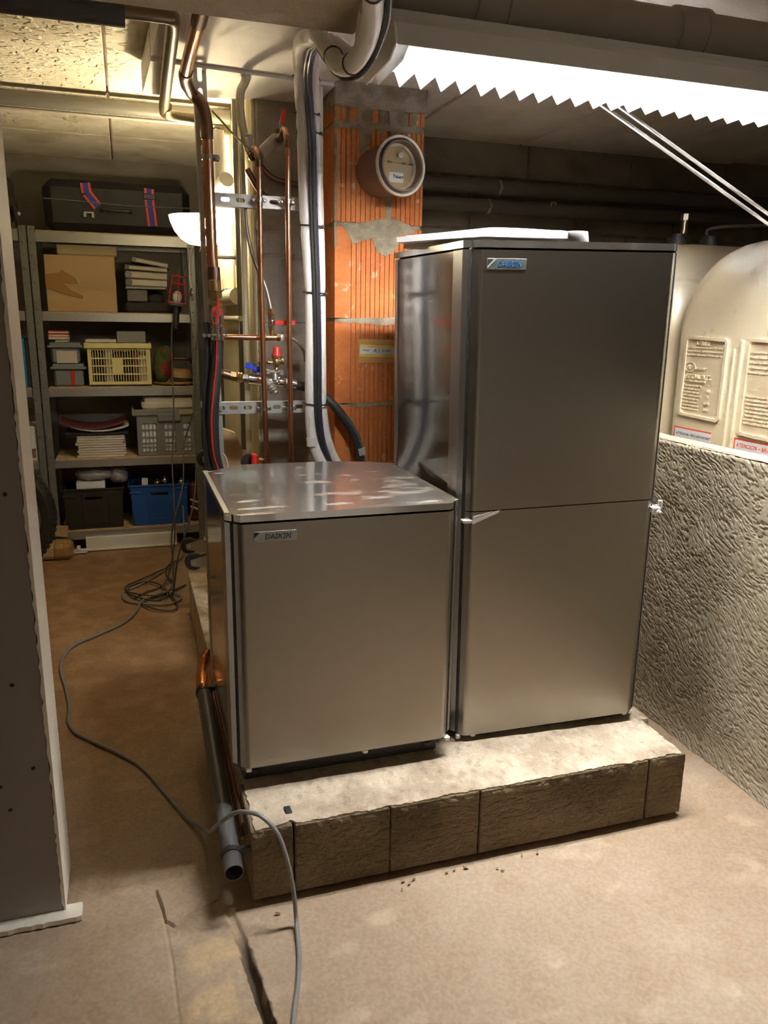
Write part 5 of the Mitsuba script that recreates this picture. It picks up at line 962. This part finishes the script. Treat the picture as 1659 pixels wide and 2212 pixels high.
# ---------------------------------------------------------------- on the floor at the back
pk = thing('white_plank', 'white painted plank lying on the floor in front of the shelves', 'plank')
obj('plank', rotm(box(-1.12, -.594, 2.945, 2.975, .006, .088, .002), 0, Z_, A(0, 0, 0)), 'white_wood', pk, False)
obj('ledge', box(-1.12, -.594, 2.935, 2.947, .006, .018, .002), 'white_wood', pk, False)
solo('white_bracket_strip', cat([box(-1.215, -1.115, 2.905, 2.935, .005, .028, .002), box(-1.17, -1.15, 2.90, 2.93, .026, .05, .002)]), 'white_paint', 'small white metal piece at the left end of the plank', 'bracket', smooth=False)
ct = thing('cardboard_roll', 'flattened cardboard pack with brown tape on the floor beside the wheel', 'cardboard')
obj('body', lumpy(sub(box(-1.46, -1.20, 2.80, 2.93, .006, .095, .025), .03), .006, 14), 'cardboard', ct, True)
obj('tape', lumpy(sub(box(-1.30, -1.186, 2.795, 2.935, .004, .100, .022), .025), .009, 20), 'tape', ct, True)
solo('cardboard_flap', rotm(box(-1.34, -1.215, 2.935, 2.955, .11, .175, .002), 6, Y_, A(-1.3, 2.9, .12)), 'cardboard', 'torn cardboard flap leaning behind the taped pack', 'cardboard', smooth=False)
wh = thing('wheel', 'large dark knobbly tyre on a spoked wheel half hidden behind the partition', 'wheel')
wc, wr_ = A(-1.552, 2.62, .335), .330
Mw = trimesh.transformations.rotation_matrix(math.radians(-14), Z_, wc)
a_ = np.linspace(0, 2 * np.pi, 73)
tyre = [xf(lathe([(.262, -.040), (.285, -.050), (.308, -.048), (.322, -.034), (.326, 0), (.322, .034), (.308, .048), (.285, .050), (.262, .040)], wc, Y_, 72), Mw)]
kb = []
for i in range(60):
    for s in (-1, 0, 1):
        q = box(-.009, .009, -.011, .011, .316 - .010 * abs(s), .334 - .012 * abs(s), .002); q.apply_translation((0, s * .030, 0)); q.apply_transform(trimesh.transformations.rotation_matrix(2 * np.pi * (i + .5 * (s == 0)) / 60, Y_)); q.apply_translation(wc); kb.append(xf(q, Mw))
obj('tyre', tyre[0], 'black_rubber', wh, 40); obj('tread', cat(kb), 'black_plastic', wh, False)
obj('rim', xf(lathe([(.246, -.014), (.262, -.022), (.266, -.014), (.252, 0), (.266, .014), (.262, .022), (.246, .014)], wc, Y_, 64), Mw), 'zinc', wh, 40)
obj('hub', xf(lathe([(.012, -.05), (.03, -.045), (.018, -.03), (.018, .03), (.03, .045), (.012, .05)], wc, Y_, 24), Mw), 'zinc', wh, 30)
for i in range(18):
    t = 2 * np.pi * i / 18; s = 1 if i % 2 else -1
    obj('spoke', xf(tube([wc + A(.024 * math.cos(t + s * .7), s * .038, .024 * math.sin(t + s * .7)), wc + A(.248 * math.cos(t), 0, .248 * math.sin(t))], .0022, 6, 0), Mw), 'chrome', wh)
# hanging cords by the shelves
solo('hanging_cord', tube([[-.560, SY - .075, 1.35], [-.575, 2.80, 1.284], [-.584, 2.75, 1.083], [-.594, 2.62, .838], [-.621, 2.50, .598], [-.626, 2.40, .414], [-.640, 2.30, .20], [-.70, 2.2, .02], [-.80, 2.10, .009], [-.86, 2.02, .009]], .0042, 8), 'dark_cord', 'dark lamp cord falling from the hand lamp to the floor', 'cord')
solo('hanging_cord', tube([[-.45, 2.86, 1.53], [-.474, 2.80, 1.46], [-.472, 2.72, 1.335], [-.477, 2.62, 1.089], [-.490, 2.52, .898], [-.553, 2.50, .698], [-.582, 2.32, .509], [-.652, 2.22, .287], [-.660, 2.13, .10], [-.68, 2.05, .012], [-.74, 1.97, .010]], .0042, 8), 'dark_cord', 'dark cord looping left across the grey crate down to the coil', 'cord')
solo('hanging_cord', tube([[-.425, 2.80, 1.56], [-.428, 2.74, 1.435], [-.457, 2.62, 1.214], [-.501, 2.42, .958], [-.506, 2.32, .678], [-.526, 2.22, .502], [-.570, 2.05, .39], [-.640, 1.97, .22], [-.67, 1.95, .06], [-.68, 1.98, .012]], .0042, 8), 'dark_cord', 'dark cord hanging nearest the riser, right one in front of the shelves', 'cord')
solo('white_lead', tube([[-.44, 2.80, 1.75], [-.452, 2.84, 1.70], [-.455, 2.88, 1.62], [-.45, 2.88, 1.53], [-.443, 2.86, 1.50]], .006, 10), 'white_plastic', 'short white lead running down from the glowing bowl', 'cord')
